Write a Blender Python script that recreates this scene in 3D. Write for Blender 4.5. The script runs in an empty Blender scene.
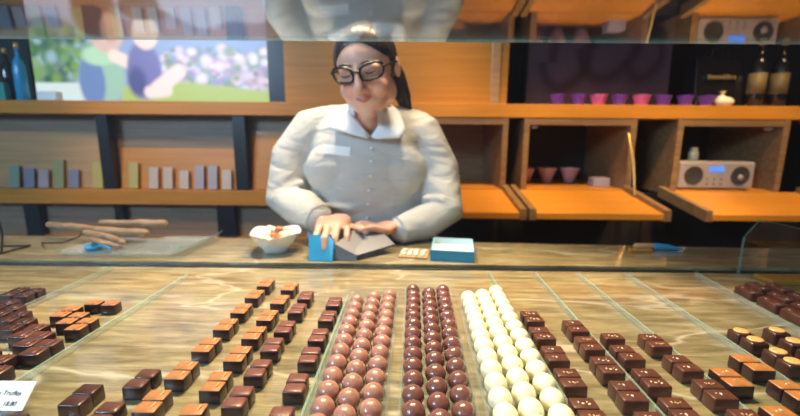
import bpy, bmesh, math, random
from mathutils import Vector, Matrix, Euler
random.seed(7)
PI = math.pi
C = bpy.context.scene.collection
V = Vector

# ------------------------------------------------------------------ helpers
def finish(o, parent=None):
    C.objects.link(o)
    if parent: o.parent = parent
    return o
def obj(name, bm, mats, parent=None, smooth=False, loc=None):
    me = bpy.data.meshes.new(name)
    bm.normal_update(); bm.to_mesh(me); bm.free()
    if not isinstance(mats, (list, tuple)): mats = [mats]
    for m in mats: me.materials.append(m)
    if smooth:
        for p in me.polygons: p.use_smooth = True
    o = bpy.data.objects.new(name, me)
    if loc: o.location = loc
    return finish(o, parent)
def tag(o, label=None, cat=None, group=None, kind=None):
    if label: o['label'] = label
    if cat: o['category'] = cat
    if group: o['group'] = group
    if kind: o['kind'] = kind
    return o
def empty(name, loc, label, cat, group=None, rz=0):
    o = bpy.data.objects.new(name, None); C.objects.link(o)
    o.location = loc; o.rotation_euler = (0, 0, rz)
    o.empty_display_size = .05
    return tag(o, label, cat, group)
def struct(name, bm, m, smooth=False):
    return tag(obj(name, bm, m, None, smooth), kind='structure')
def box(bm, x0, x1, y0, y1, z0, z1, mi=0, bev=0, seg=2, M=None):
    r = bmesh.ops.create_cube(bm, size=1)
    vs = r['verts']
    for v in vs:
        v.co = V(((x0+x1)/2+v.co.x*(x1-x0), (y0+y1)/2+v.co.y*(y1-y0), (z0+z1)/2+v.co.z*(z1-z0)))
    fs = set(f for v in vs for f in v.link_faces)
    for f in fs: f.material_index = mi
    if bev:
        es = list(set(e for v in vs for e in v.link_edges))
        rr = bmesh.ops.bevel(bm, geom=es, offset=bev, segments=seg, profile=.5, affect='EDGES')
        vs = list(set([v for v in rr['verts']] + [v for v in vs if v.is_valid]))
        fs2 = set(f for v in vs for f in v.link_faces)
        for f in fs2: f.material_index = mi
    if M is not None:
        for v in vs: v.co = M @ v.co
    return vs
def frame_of(t, up=V((0, 0, 1))):
    t = t.normalized()
    a = t.cross(up)
    if a.length < 1e-4: a = t.cross(V((0, 1, 0)))
    a.normalize(); b = a.cross(t).normalized()
    return a, b
def tube(bm, pts, rad, n=10, caps=True, mi=0, flat=1.0):
    """swept round tube through pts; rad number or list; rounded by hemispherical end rings"""
    pts = [V(p) for p in pts]
    if not isinstance(rad, (list, tuple)): rad = [rad]*len(pts)
    rings = []
    P, Rr = list(pts), list(rad)
    if caps:
        d0 = (pts[0]-pts[1]).normalized(); d1 = (pts[-1]-pts[-2]).normalized()
        pre = [(pts[0]+d0*rad[0]*math.sin(a), rad[0]*math.cos(a)) for a in (1.35, .95, .5)]
        post = [(pts[-1]+d1*rad[-1]*math.sin(a), rad[-1]*math.cos(a)) for a in (.5, .95, 1.35)]
        P = [p for p, _ in pre]+P+[p for p, _ in post]
        Rr = [r for _, r in pre]+Rr+[r for _, r in post]
    ref = None
    for i, p in enumerate(P):
        t = (P[min(i+1, len(P)-1)]-P[max(i-1, 0)])
        if ref is None:
            a, b = frame_of(t); ref = a
        else:
            t.normalize(); a = (ref-t*ref.dot(t)).normalized(); b = a.cross(t).normalized() if True else b
            ref = a
        a2, b2 = ref, ref.cross(t.normalized()).normalized()
        rings.append([bm.verts.new(p+(a2*math.cos(2*PI*k/n)+b2*math.sin(2*PI*k/n)*flat)*Rr[i]) for k in range(n)])
    fs = []
    for i in range(len(rings)-1):
        for k in range(n):
            fs.append(bm.faces.new((rings[i][k], rings[i][(k+1) % n], rings[i+1][(k+1) % n], rings[i+1][k])))
    fs.append(bm.faces.new(rings[0][::-1])); fs.append(bm.faces.new(rings[-1]))
    for f in fs: f.material_index = mi; f.smooth = True
    return fs
def lathe(bm, prof, n=24, mi=0, M=None, close=False):
    rings = []
    for r, z in prof:
        ring = []
        for k in range(n):
            c = V((r*math.cos(2*PI*k/n), r*math.sin(2*PI*k/n), z))
            ring.append(bm.verts.new(M @ c if M is not None else c))
        rings.append(ring)
    for i in range(len(rings)-1):
        for k in range(n):
            f = bm.faces.new((rings[i][k], rings[i][(k+1) % n], rings[i+1][(k+1) % n], rings[i+1][k])); f.material_index = mi; f.smooth = True
    for ring in (rings[0][::-1], rings[-1]):
        f = bm.faces.new(ring); f.material_index = mi
def ellip(bm, c, r, M=None, seg=20, mi=0):
    rr = bmesh.ops.create_uvsphere(bm, u_segments=seg, v_segments=max(8, seg*2//3), radius=1)
    for v in rr['verts']:
        q = V((v.co.x*r[0], v.co.y*r[1], v.co.z*r[2]))
        if M is not None: q = M @ q
        v.co = q+V(c)
    for f in set(f for v in rr['verts'] for f in v.link_faces): f.material_index = mi; f.smooth = True
    return rr['verts']
def loft(bm, secs, n=32, mi=0):
    """secs: (z, cx, cy, rx, ry)"""
    rings = []
    for z, cx, cy, rx, ry in secs:
        rings.append([bm.verts.new((cx+rx*math.cos(2*PI*k/n), cy+ry*math.sin(2*PI*k/n), z)) for k in range(n)])
    for i in range(len(rings)-1):
        for k in range(n):
            bm.faces.new((rings[i][k], rings[i][(k+1) % n], rings[i+1][(k+1) % n], rings[i+1][k]))
    bm.faces.new(rings[0][::-1]); bm.faces.new(rings[-1])
def prism(bm, poly, thick, axis='x', at=0., mi=0, edge_mi=None):
    """poly of 2D points extruded along an axis, starting at 'at'"""
    def mk(p, d):
        if axis == 'x': return V((at+d, p[0], p[1]))
        if axis == 'y': return V((p[0], at+d, p[1]))
        return V((p[0], p[1], at+d))
    a = [bm.verts.new(mk(p, 0)) for p in poly]; b = [bm.verts.new(mk(p, thick)) for p in poly]
    f1 = bm.faces.new(a[::-1]); f2 = bm.faces.new(b); f1.material_index = f2.material_index = mi
    n = len(poly)
    for i in range(n):
        f = bm.faces.new((a[i], a[(i+1) % n], b[(i+1) % n], b[i])); f.material_index = mi if edge_mi is None else edge_mi
    bmesh.ops.recalc_face_normals(bm, faces=bm.faces[:])
def remeshed(name, bm, voxel, smooth_it, mats, parent, colour=None):
    me = bpy.data.meshes.new(name+'_raw')
    bmesh.ops.recalc_face_normals(bm, faces=bm.faces[:])
    bm.to_mesh(me); bm.free()
    t = bpy.data.objects.new(name+'_raw', me); C.objects.link(t)
    m = t.modifiers.new('r', 'REMESH'); m.mode = 'VOXEL'; m.voxel_size = voxel; m.adaptivity = 0
    s = t.modifiers.new('s', 'SMOOTH'); s.factor = .5; s.iterations = smooth_it
    dg = bpy.context.evaluated_depsgraph_get()
    me2 = bpy.data.meshes.new_from_object(t.evaluated_get(dg))
    me2.name = name
    bpy.data.objects.remove(t); bpy.data.meshes.remove(me)
    me2.materials.clear()
    for q in mats: me2.materials.append(q)
    for p in me2.polygons: p.use_smooth = True; p.material_index = 0
    if colour:
        at = me2.color_attributes.new('tone', 'FLOAT_COLOR', 'POINT')
        for i, v in enumerate(me2.vertices): at.data[i].color = (*colour(v.co), 1)
    o = bpy.data.objects.new(name, me2)
    return finish(o, parent)

# ------------------------------------------------------------------ materials
def mat(name): 
    m = bpy.data.materials.new(name); m.use_nodes = True
    nt = m.node_tree; return m, nt, nt.nodes, nt.links, nt.nodes['Principled BSDF']
def plain(name, col, rough=.5, metal=0, coat=0, spec=.5, sss=0, bump=0, bscale=200, var=0, vscale=30):
    m, nt, N, L, P = mat(name)
    P.inputs['Base Color'].default_value = (*col, 1); P.inputs['Roughness'].default_value = rough
    P.inputs['Metallic'].default_value = metal; P.inputs['Coat Weight'].default_value = coat
    P.inputs['Specular IOR Level'].default_value = spec
    if coat: P.inputs['Coat Roughness'].default_value = .08
    if sss: 
        P.inputs['Subsurface Weight'].default_value = sss; P.inputs['Subsurface Radius'].default_value = (.01, .004, .002); P.inputs['Subsurface Scale'].default_value = .6
    tc = N.new('ShaderNodeTexCoord')
    if bump:
        n = N.new('ShaderNodeTexNoise'); n.inputs['Scale'].default_value = bscale; n.inputs['Detail'].default_value = 4
        b = N.new('ShaderNodeBump'); b.inputs['Strength'].default_value = bump; b.inputs['Distance'].default_value = .001
        L.new(tc.outputs['Object'], n.inputs['Vector']); L.new(n.outputs['Fac'], b.inputs['Height']); L.new(b.outputs['Normal'], P.inputs['Normal'])
    if var:
        n = N.new('ShaderNodeTexNoise'); n.inputs['Scale'].default_value = vscale; n.inputs['Detail'].default_value = 3
        r = N.new('ShaderNodeValToRGB')
        r.color_ramp.elements[0].color = (*[c*(1-var) for c in col], 1); r.color_ramp.elements[1].color = (*[min(1, c*(1+var)) for c in col], 1)
        r.color_ramp.elements[0].position = .35; r.color_ramp.elements[1].position = .65
        L.new(tc.outputs['Object'], n.inputs['Vector']); L.new(n.outputs['Fac'], r.inputs['Fac']); L.new(r.outputs['Color'], P.inputs['Base Color'])
    return m
def grained(name, c0, c1, scale=(1.5, 30, 30), rough=.45, coat=.1, detail=5):
    m, nt, N, L, P = mat(name)
    tc = N.new('ShaderNodeTexCoord'); mp = N.new('ShaderNodeMapping'); mp.inputs['Scale'].default_value = scale
    n = N.new('ShaderNodeTexNoise'); n.inputs['Scale'].default_value = 2; n.inputs['Detail'].default_value = detail; n.inputs['Distortion'].default_value = .4
    r = N.new('ShaderNodeValToRGB'); r.color_ramp.elements[0].color = (*c0, 1); r.color_ramp.elements[1].color = (*c1, 1)
    r.color_ramp.elements[0].position = .32; r.color_ramp.elements[1].position = .68
    L.new(tc.outputs['Object'], mp.inputs['Vector']); L.new(mp.outputs['Vector'], n.inputs['Vector']); L.new(n.outputs['Fac'], r.inputs['Fac'])
    L.new(r.outputs['Color'], P.inputs['Base Color']); P.inputs['Roughness'].default_value = rough; P.inputs['Coat Weight'].default_value = coat
    return m
def thin_glass(name, tint=(.96, .99, .98), edge=False, f0=.04, rough=0.0, body=0, bodycol=(.6, .8, .8)):
    m, nt, N, L, P = mat(name); N.remove(P)
    out = N['Material Output']
    lw = N.new('ShaderNodeLayerWeight'); lw.inputs['Blend'].default_value = .5
    pw = N.new('ShaderNodeMath'); pw.operation = 'POWER'; pw.inputs[1].default_value = 5
    ml = N.new('ShaderNodeMath'); ml.operation = 'MULTIPLY_ADD'; ml.inputs[1].default_value = 1-f0; ml.inputs[2].default_value = f0
    L.new(lw.outputs['Facing'], pw.inputs[0]); L.new(pw.outputs[0], ml.inputs[0])
    tr = N.new('ShaderNodeBsdfTransparent'); tr.inputs['Color'].default_value = (*tint, 1)
    gl = N.new('ShaderNodeBsdfGlossy'); gl.inputs['Roughness'].default_value = rough; gl.inputs['Color'].default_value = (1, 1, 1, 1)
    mx = N.new('ShaderNodeMixShader'); L.new(ml.outputs[0], mx.inputs['Fac']); 
    src = tr
    if body:
        df = N.new('ShaderNodeBsdfDiffuse'); df.inputs['Color'].default_value = (*bodycol, 1)
        m2 = N.new('ShaderNodeMixShader'); m2.inputs['Fac'].default_value = body
        L.new(tr.outputs[0], m2.inputs[1]); L.new(df.outputs[0], m2.inputs[2]); src = m2
    L.new(src.outputs[0], mx.inputs[1]); L.new(gl.outputs[0], mx.inputs[2]); L.new(mx.outputs[0], out.inputs['Surface'])
    return m
def stone_mat():
    m, nt, N, L, P = mat('polished_slate')
    tc = N.new('ShaderNodeTexCoord')
    mp = N.new('ShaderNodeMapping'); mp.inputs['Scale'].default_value = (3, 22, 8); mp.inputs['Rotation'].default_value = (0, 0, .06)
    L.new(tc.outputs['Object'], mp.inputs['Vector'])
    n1 = N.new('ShaderNodeTexNoise'); n1.inputs['Scale'].default_value = 3; n1.inputs['Detail'].default_value = 9; n1.inputs['Roughness'].default_value = .68; n1.inputs['Distortion'].default_value = .3
    L.new(mp.outputs['Vector'], n1.inputs['Vector'])
    r1 = N.new('ShaderNodeValToRGB'); e = r1.color_ramp.elements
    e[0].position = .3; e[0].color = (.10, .08, .04, 1); e[1].position = .70; e[1].color = (.50, .44, .28, 1)
    q = e.new(.5); q.color = (.29, .235, .125, 1)
    L.new(n1.outputs['Fac'], r1.inputs['Fac'])
    n3 = N.new('ShaderNodeTexNoise'); n3.inputs['Scale'].default_value = 2.6; n3.inputs['Detail'].default_value = 3; L.new(tc.outputs['Object'], n3.inputs['Vector'])
    r3 = N.new('ShaderNodeValToRGB'); r3.color_ramp.elements[0].position = .35; r3.color_ramp.elements[0].color = (.62, .66, .68, 1); r3.color_ramp.elements[1].position = .65; r3.color_ramp.elements[1].color = (1.1, 1.05, .95, 1)
    L.new(n3.outputs['Fac'], r3.inputs['Fac'])
    mu = N.new('ShaderNodeMix'); mu.data_type = 'RGBA'; mu.blend_type = 'MULTIPLY'; mu.inputs['Factor'].default_value = 1
    L.new(r1.outputs['Color'], mu.inputs['A']); L.new(r3.outputs['Color'], mu.inputs['B'])
    # pale mineral veins
    mp2 = N.new('ShaderNodeMapping'); mp2.inputs['Scale'].default_value = (.8, 2.2, 2); mp2.inputs['Rotation'].default_value = (0, 0, .25); mp2.inputs['Location'].default_value = (.3, .15, 0)
    L.new(tc.outputs['Object'], mp2.inputs['Vector'])
    n2 = N.new('ShaderNodeTexNoise'); n2.inputs['Scale'].default_value = 1.7; n2.inputs['Detail'].default_value = 4; n2.inputs['Distortion'].default_value = .35
    L.new(mp2.outputs['Vector'], n2.inputs['Vector'])
    ab = N.new('ShaderNodeMath'); ab.operation = 'SUBTRACT'; ab.inputs[1].default_value = .5; L.new(n2.outputs['Fac'], ab.inputs[0])
    a2 = N.new('ShaderNodeMath'); a2.operation = 'ABSOLUTE'; L.new(ab.outputs[0], a2.inputs[0])
    r2 = N.new('ShaderNodeValToRGB'); r2.color_ramp.elements[0].position = 0; r2.color_ramp.elements[0].color = (1, 1, 1, 1); r2.color_ramp.elements[1].position = .009; r2.color_ramp.elements[1].color = (0, 0, 0, 1)
    L.new(a2.outputs[0], r2.inputs['Fac'])
    k = N.new('ShaderNodeMath'); k.operation = 'MULTIPLY'; k.inputs[1].default_value = .42; L.new(r2.outputs['Color'], k.inputs[0])
    mv = N.new('ShaderNodeMix'); mv.data_type = 'RGBA'; mv.inputs['B'].default_value = (.74, .68, .58, 1)
    L.new(k.outputs[0], mv.inputs['Factor']); L.new(mu.outputs['Result'], mv.inputs['A']); L.new(mv.outputs['Result'], P.inputs['Base Color'])
    P.inputs['Roughness'].default_value = .42; P.inputs['Coat Weight'].default_value = 1; P.inputs['Coat Roughness'].default_value = .07; P.inputs['Coat IOR'].default_value = 1.65
    b = N.new('ShaderNodeBump'); b.inputs['Strength'].default_value = .25; b.inputs['Distance'].default_value = .002
    L.new(n1.outputs['Fac'], b.inputs['Height']); L.new(b.outputs['Normal'], P.inputs['Normal'])
    return m
def picture_mat(name, strength):
    m, nt, N, L, P = mat(name)
    a = N.new('ShaderNodeAttribute'); a.attribute_name = 'tone'
    L.new(a.outputs['Color'], P.inputs['Base Color'])
    if strength:
        P.inputs['Base Color'].default_value = (0, 0, 0, 1)
        for l in list(P.inputs['Base Color'].links): L.remove(l)
        L.new(a.outputs['Color'], P.inputs['Emission Color']); P.inputs['Emission Strength'].default_value = strength
    P.inputs['Roughness'].default_value = .35
    return m
M = {}
M['stone'] = stone_mat()
M['wood'] = grained('warm_oak', (.47, .185, .018), (.56, .235, .026))
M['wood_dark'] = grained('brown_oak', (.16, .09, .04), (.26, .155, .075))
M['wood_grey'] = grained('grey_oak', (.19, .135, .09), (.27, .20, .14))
M['wood_pale'] = grained('pale_oak', (.40, .23, .10), (.48, .29, .135))
M['dark'] = plain('dark_lacquer', (.012, .010, .010), .5)
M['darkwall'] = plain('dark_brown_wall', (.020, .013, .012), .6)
M['black'] = plain('black_metal', (.008, .008, .010), .35, spec=.6)
M['floor'] = grained('floor_boards', (.10, .07, .045), (.17, .12, .08), rough=.4)
M['plaster'] = plain('warm_plaster', (.55, .50, .44), .9)
M['glass'] = thin_glass('clear_glass')
M['shelf_glass'] = thin_glass('reflective_glass', f0=.04)
M['edge'] = thin_glass('glass_edge', (.62, .82, .78), body=.30, bodycol=(.50, .72, .66))
M['strip'] = thin_glass('glass_strip', (.93, .97, .96), body=.10, bodycol=(.80, .92, .92), f0=.07)
M['plastic'] = thin_glass('clear_plastic', (.96, .97, .97), f0=.06, rough=.08, body=.05, bodycol=(.85, .9, .9))
M['choc_dark'] = plain('dark_chocolate', (.060, .022, .018), .30, coat=.15, bump=.25, bscale=120, var=.25, vscale=60)
M['choc_brown'] = plain('brown_chocolate', (.105, .036, .025), .32, coat=.15, bump=.25, bscale=120, var=.2, vscale=60)
M['choc_maroon'] = plain('maroon_chocolate', (.17, .052, .040), .34, coat=.12, bump=.25, bscale=120, var=.2, vscale=60)
M['choc_milk'] = plain('milk_chocolate', (.40, .155, .050), .40, coat=.12, bump=.2, bscale=120, var=.2, vscale=60)
M['choc_shaded_side'] = plain('praline_shaded_side', (.030, .012, .014), .30, coat=.25, bump=.2, bscale=120)  # side colour with the shade below the tops painted in
M['ball_milk'] = plain('milk_shell', (.42, .20, .155), .28, coat=.6, var=.15, vscale=90)
M['ball_dark'] = plain('dark_shell', (.20, .075, .062), .25, coat=.7, var=.2, vscale=90)
M['ball_white'] = plain('white_shell', (.94, .89, .64), .34, coat=.25, sss=.1)
M['salt'] = plain('salt_flake', (.85, .74, .56), .35)
M['nut'] = plain('nut_crumb', (.62, .42, .20), .5)
M['orange_disc'] = plain('candied_disc', (.72, .38, .14), .35, coat=.3, bump=.4, bscale=400)
M['card'] = plain('white_card', (.90, .92, .94), .6)
M['ink'] = plain('dark_ink', (.02, .04, .10), .6)
M['porcelain'] = plain('white_porcelain', (.82, .85, .88), .15, coat=.4)
M['blue'] = plain('blue_cardboard', (.02, .24, .42), .45)
M['blue_pale'] = plain('pale_blue_lining', (.62, .76, .80), .5)
M['cream'] = plain('cream_piece', (.86, .76, .60), .45)
M['grey_card'] = plain('grey_cardboard', (.20, .20, .23), .5)
M['kraft'] = plain('kraft_board', (.50, .30, .15), .7)
M['stick'] = grained('peeled_twig', (.22, .12, .06), (.48, .30, .17), scale=(10, 60, 60), rough=.6)
M['silver'] = plain('silver_casing', (.36, .33, .34), .4, metal=.2)
M['grille'] = plain('speaker_grille', (.03, .03, .032), .6)
M['lcd'] = plain('lcd', (.01, .02, .06), .3)
nt = M['lcd'].node_tree; nt.nodes['Principled BSDF'].inputs['Emission Color'].default_value = (.12, .28, .9, 1); nt.nodes['Principled BSDF'].inputs['Emission Strength'].default_value = .7
M['pink'] = plain('pink_foil', (.80, .16, .42), .35)
M['purple'] = plain('purple_foil', (.20, .06, .42), .3)
M['lilac'] = plain('lilac_cup', (.62, .42, .56), .35)
M['gold'] = plain('gold_foil', (.70, .48, .16), .3, metal=.6)
M['bottle'] = plain('dark_bottle_glass', (.012, .010, .012), .08, coat=.5)
M['skin'] = plain('skin', (.62, .36, .27), .42, sss=.15)
M['knit'] = plain('grey_blue_knit', (.56, .555, .545), .85, bump=.5, bscale=420, spec=.2)
M['shirt'] = plain('white_shirt', (.80, .83, .88), .8, spec=.2)
M['hair'] = grained('dark_brown_hair', (.010, .007, .006), (.04, .024, .018), scale=(60, 60, 8), rough=.4)
M['trouser'] = plain('dark_trousers', (.02, .022, .03), .8)
M['spec_frame'] = plain('black_acetate', (.006, .006, .010), .25)
M['tape'] = plain('bright_blue_wrap', (.02, .30, .58), .3, coat=.4)
N = M['knit'].node_tree.nodes; L = M['knit'].node_tree.links
tc = N.new('ShaderNodeTexCoord'); mp = N.new('ShaderNodeMapping'); mp.inputs['Scale'].default_value = (7, 7, 16); mp.inputs['Rotation'].default_value = (0, .5, 0)
n = N.new('ShaderNodeTexNoise'); n.inputs['Scale'].default_value = 1.3; n.inputs['Detail'].default_value = 2; n.inputs['Distortion'].default_value = .6
b = N.new('ShaderNodeBump'); b.inputs['Strength'].default_value = .8; b.inputs['Distance'].default_value = .016
L.new(tc.outputs['Object'], mp.inputs['Vector']); L.new(mp.outputs['Vector'], n.inputs['Vector']); L.new(n.outputs['Fac'], b.inputs['Height'])
old = [q for q in N if q.type == 'BUMP' and q != b][0]; L.new(b.outputs['Normal'], old.inputs['Normal'])
# lips / cheek tones on the body come from a colour attribute multiplied on the skin
N = M['skin'].node_tree.nodes; L = M['skin'].node_tree.links
a = N.new('ShaderNodeAttribute'); a.attribute_name = 'tone'; L.new(a.outputs['Color'], N['Principled BSDF'].inputs['Base Color'])

S = .95          # top of the stone display slab
W = .958         # top of the seller's worktop

# ------------------------------------------------------------------ room
bm = bmesh.new(); box(bm, -3.2, 3.2, -2.6, 2.6, -.05, 0); struct('floor', bm, M['floor'])
bm = bmesh.new(); box(bm, -3.2, 3.2, -2.6, 2.6, 2.75, 2.8); struct('ceiling', bm, M['plaster'])
bm = bmesh.new(); box(bm, -3.2, 3.2, 2.45, 2.5, 0, 2.75); struct('wall_back', bm, M['darkwall'])
bm = bmesh.new(); box(bm, -3.25, -3.2, -.6, 2.5, 0, 2.75); struct('wall_left', bm, M['plaster'])
bm = bmesh.new(); box(bm, 3.2, 3.25, -.6, 2.5, 0, 2.75); struct('wall_right', bm, M['darkwall'])

# ------------------------------------------------------------------ display counter
t = empty('display_counter', (0, .45, 0), 'long stone-topped display counter carrying all the chocolates under glass', 'counter')
def cobj(name, bm, m, parent=None, **k):
    o = obj(name, bm, m, parent, **k)
    if parent:  # parent empties have translation only
        o.matrix_parent_inverse = Matrix.Translation(-V(parent.location))
    return o
bm = bmesh.new(); box(bm, -1.6, 1.6, .02, .874, S-.03, S, bev=.002); cobj('stone_slab', bm, M['stone'], t)
bm = bmesh.new(); box(bm, -1.58, 1.58, .06, .86, .08, S-.03); cobj('base_cabinet', bm, M['wood_dark'], t)
bm = bmesh.new(); box(bm, -1.6, 1.6, .876, .888, S-.03, S+.002, bev=.001); cobj('rear_trim', bm, M['black'], t)
bm = bmesh.new(); box(bm, -1.55, 1.55, .10, .84, 0, .08); cobj('plinth', bm, M['black'], t)
t = empty('worktop_counter', (0, 1.0, 0), 'narrow stone worktop where the woman packs, behind the dark gap', 'worktop')
bm = bmesh.new(); prism(bm, [(-1.9, .889), (1.9, .889), (1.9, 1.02), (-.2, 1.108), (-1.9, 1.112)], .03, 'z', W-.03); cobj('stone_top', bm, M['stone'], t)
bm = bmesh.new(); prism(bm, [(-1.88, .893), (1.88, .893), (1.88, 1.0), (-.2, 1.085), (-1.88, 1.09)], W-.03, 'z', 0); cobj('base_cabinet', bm, M['wood_dark'], t)

# ---- glass of the case
def slab_glass(name, x0, x1, y0, y1, z0, z1, label, cat, top='z', group=None):
    bm = bmesh.new(); box(bm, x0, x1, y0, y1, z0, z1)
    ax = {'x': 0, 'y': 1, 'z': 2}[top]
    bm.normal_update()
    for f in bm.faces:
        f.material_index = 0 if abs(f.normal[ax]) > .9 else 1
    o = obj(name, bm, [M['shelf_glass' if top == 'z' else 'glass'], M['edge']]); return tag(o, label, cat, group)
slab_glass('glass_shelf', -1.5, 1.5, .075, .643, 1.391, 1.395, 'horizontal glass shelf over the chocolates, reflecting the woman upside down', 'glass shelf')
slab_glass('front_glass', -1.5, 1.5, .062, .070, S+.001, 1.40, 'upright front glass pane of the counter facing the customer', 'glass pane', 'y')
bm = bmesh.new(); prism(bm, [(.872, S+.001), (.872, 1.035), (.84, 1.082), (.09, 1.082), (.09, S+.001)], .006, 'x', .758, 0, 1)
tag(obj('glass_end_panel', bm, [M['glass'], M['edge']]), 'low upright glass panel with cut corner at the right end', 'glass panel')
G = 'glass strips dividing the rows'
def strip(xa, ya, xb, yb, label, h=.010, w=.0032):
    bm = bmesh.new()
    d = V((xb-xa, yb-ya, 0)); n = V((d.y, -d.x, 0)).normalized()*w/2
    q = [V((xa, ya, 0))-n, V((xa, ya, 0))+n, V((xb, yb, 0))+n, V((xb, yb, 0))-n]
    prism(bm, [(p.x, p.y) for p in q], h, 'z', S+.0005, 0)
    bm.normal_update()
    for f in bm.faces:
        if f.normal.z > .9: f.material_index = 1
    tag(obj('glass_divider', bm, [M['strip'], M['edge']]), label, 'glass divider', G)
strip(-.4600, .30, -.4530, .80, 'glass divider right of the left dark praline clusters')
strip(-.645, .60, -.645, .85, 'glass divider behind the darkest far-left pralines, leftmost of all')
strip(-.1055, .28, -.0995, .70, 'glass divider left of the milk chocolate ball tray')
strip(.1845, .28, .1900, .84, 'glass divider between white balls and the first salted pralines')
strip(.2775, .28, .2905, .84, 'glass divider between second and third salted praline rows')
strip(.3765, .28, .3840, .84, 'glass divider right of the third salted praline row')
strip(.4680, .28, .491, .84, 'glass divider left of the orange-disc pralines')
strip(.607, .45, .648, .85, 'glass divider left of the reddish bars, rightmost of all')

# ------------------------------------------------------------------ pralines
def shell(bm, w, d, h, bev, top_drop=0., mi_top=None, taper=.0, n=None):
    vs = box(bm, -w/2, w/2, -d/2, d/2, 0, h, bev=bev, seg=3)
    for v in bm.verts:
        if v.co.z > h*.6:
            v.co.x *= 1-taper; v.co.y *= 1-taper
    for f in bm.faces: f.smooth = True
def flakes(bm, n, w, d, h, s, spread=.6, seed=0):
    R = random.Random(seed)
    for i in range(n):
        a = R.uniform(0, PI); sx = s*R.uniform(.6, 1.5); sy = s*R.uniform(.5, 1.0); sz = s*R.uniform(.35, .7)
        Mx = Matrix.Translation((R.gauss(0, .5)*w*spread*.5, R.gauss(0, .5)*d*spread*.5, h+sz*.3)) @ Matrix.Rotation(a, 4, 'Z') @ Matrix.Rotation(R.uniform(-.5, .5), 4, 'X')
        box(bm, -sx/2, sx/2, -sy/2, sy/2, -sz/2, sz/2, M=Mx)
def proto(kind, var):
    """returns list of (mesh-name, mesh, relation) for body and its parts"""
    out = []
    R = random.Random(hash((kind, var)) % 1000 if False else sum(map(ord, kind))*7+var)
    bm = bmesh.new()
    w, d, h = .0246, .0190, .0178
    if kind in ('maroon', 'brown'): bev = .0032
    elif kind == 'caramel': bev = .0016
    elif kind == 'salted': bev = .0018; w = .0285
    elif kind == 'lightsalted': bev = .002; w = .029
    elif kind == 'cluster': bev = .0024; w = .0275; d = .0208
    elif kind == 'disc': bev = .003; w = .026; d = .0225; h = .0185
    elif kind == 'bar': bev = .003; w = .026; d = .040; h = .017
    else: bev = .002
    shell(bm, w, d, h, bev, taper=.03)
    top = None
    m = {'maroon': M['choc_maroon'], 'brown': M['choc_brown'], 'caramel': M['choc_milk'], 'salted': M['choc_brown'],
         'cluster': M['choc_brown'], 'clusterd': M['choc_dark'], 'clusterm': M['choc_milk'], 'disc': M['choc_dark'], 'bar': M['choc_brown'], 'dark': M['choc_dark'], 'lightsalted': M['choc_milk']}[kind]
    # shade painted into the sides below lit tops; caramel tops are also truly orange
    bm.normal_update()
    if kind in ('caramel', 'maroon', 'clusterm', 'cluster', 'brown', 'lightsalted'):
        for f in bm.faces: f.material_index = 0 if (f.normal.z > .45 and f.calc_center_median().z > h*.6) else 1
        mats = [m, M['choc_shaded_side']]
    else: mats = [m]
    me = bpy.data.meshes.new('square_praline'); bm.to_mesh(me); bm.free()
    for q in mats: me.materials.append(q)
    out.append(me)
    bm = bmesh.new(); nm = None
    if kind in ('salted', 'lightsalted'):
        flakes(bm, 6 if kind == 'salted' else 3, w, d*.7, h, .0017, .42, R.random()); nm = 'salt_flakes'; pm = M['salt'] if var != 1 else M['nut']
    elif kind == 'disc':
        lathe(bm, [(.0096, h-.0002), (.0104, h+.001), (.0100, h+.0024), (.006, h+.0029), (.001, h+.0026)], 20); nm = 'candied_disc'; pm = M['orange_disc']
        for v in bm.verts: v.co.y *= .86
    elif kind == 'bar':
        for s in (-.3, .3): ellip(bm, (0, s*d, h-.001), (.0085, .010, .0035), seg=12)
        nm = 'ridge'; pm = M['choc_brown']
    elif kind in ('cluster', 'clusterm', 'clusterd'):
        tube(bm, [(w*.15, -d*.42, h), (w*.3, d*.1, h+.0006), (w*.1, d*.42, h)], .0013, 6); nm = 'drizzle'; pm = m
    elif kind == 'caramel' :
        tube(bm, [(w*.2, -d*.1, h), (w*.24, d*.1, h+.001), (w*.2, d*.3, h)], .0011, 6); nm = 'nut_sliver'; pm = M['nut']
    if nm:
        me2 = bpy.data.meshes.new(nm); bm.to_mesh(me2); me2.materials.append(pm)
        out.append((nm, me2))
    bm.free()
    return out
PROTO = {}
def praline(kind, x, y, label, group, cat='praline', name='square_praline', jit=True, sc=1.0):
    v = random.randrange(3)
    if (kind, v) not in PROTO: PROTO[(kind, v)] = proto(kind, v)
    pr = PROTO[(kind, v)]
    o = bpy.data.objects.new(name, pr[0]); C.objects.link(o)
    o.location = (x+(random.uniform(-.0006, .0006) if jit else 0), y, S+.0002)
    o.rotation_euler = (0, 0, random.uniform(-.03, .03) if jit else 0); o.scale = (sc, 1, 1)
    tag(o, label, cat, group)
    for nm, me in pr[1:]:
        c = bpy.data.objects.new(nm, me); C.objects.link(c); c.parent = o
    return o
ORD = ['first', 'second', 'third', 'fourth', 'fifth', 'sixth', 'seventh', 'eighth', 'ninth', 'tenth', 'eleventh', 'twelfth', 'thirteenth', 'fourteenth', 'fifteenth']
DP = .0193
def pairs(kind, desc, where, xs, fronts, group, single=()):
    """xs(y) -> x ; fronts: y of the front edge of each pair, front first"""
    for i, f in enumerate(fronts):
        if i in single:
            praline(kind, xs(f), f+DP/2, f'{desc}, the single one, {ORD[i]} from the front, {where}', group); continue
        praline(kind, xs(f), f+DP/2, f'{desc}, near piece of {ORD[i]} pair from front, {where}', group)
        praline(kind, xs(f)+random.uniform(-.0012, .0012), f+DP*1.5+.0005, f'{desc}, far piece of {ORD[i]} pair from front, {where}', group)
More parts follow.
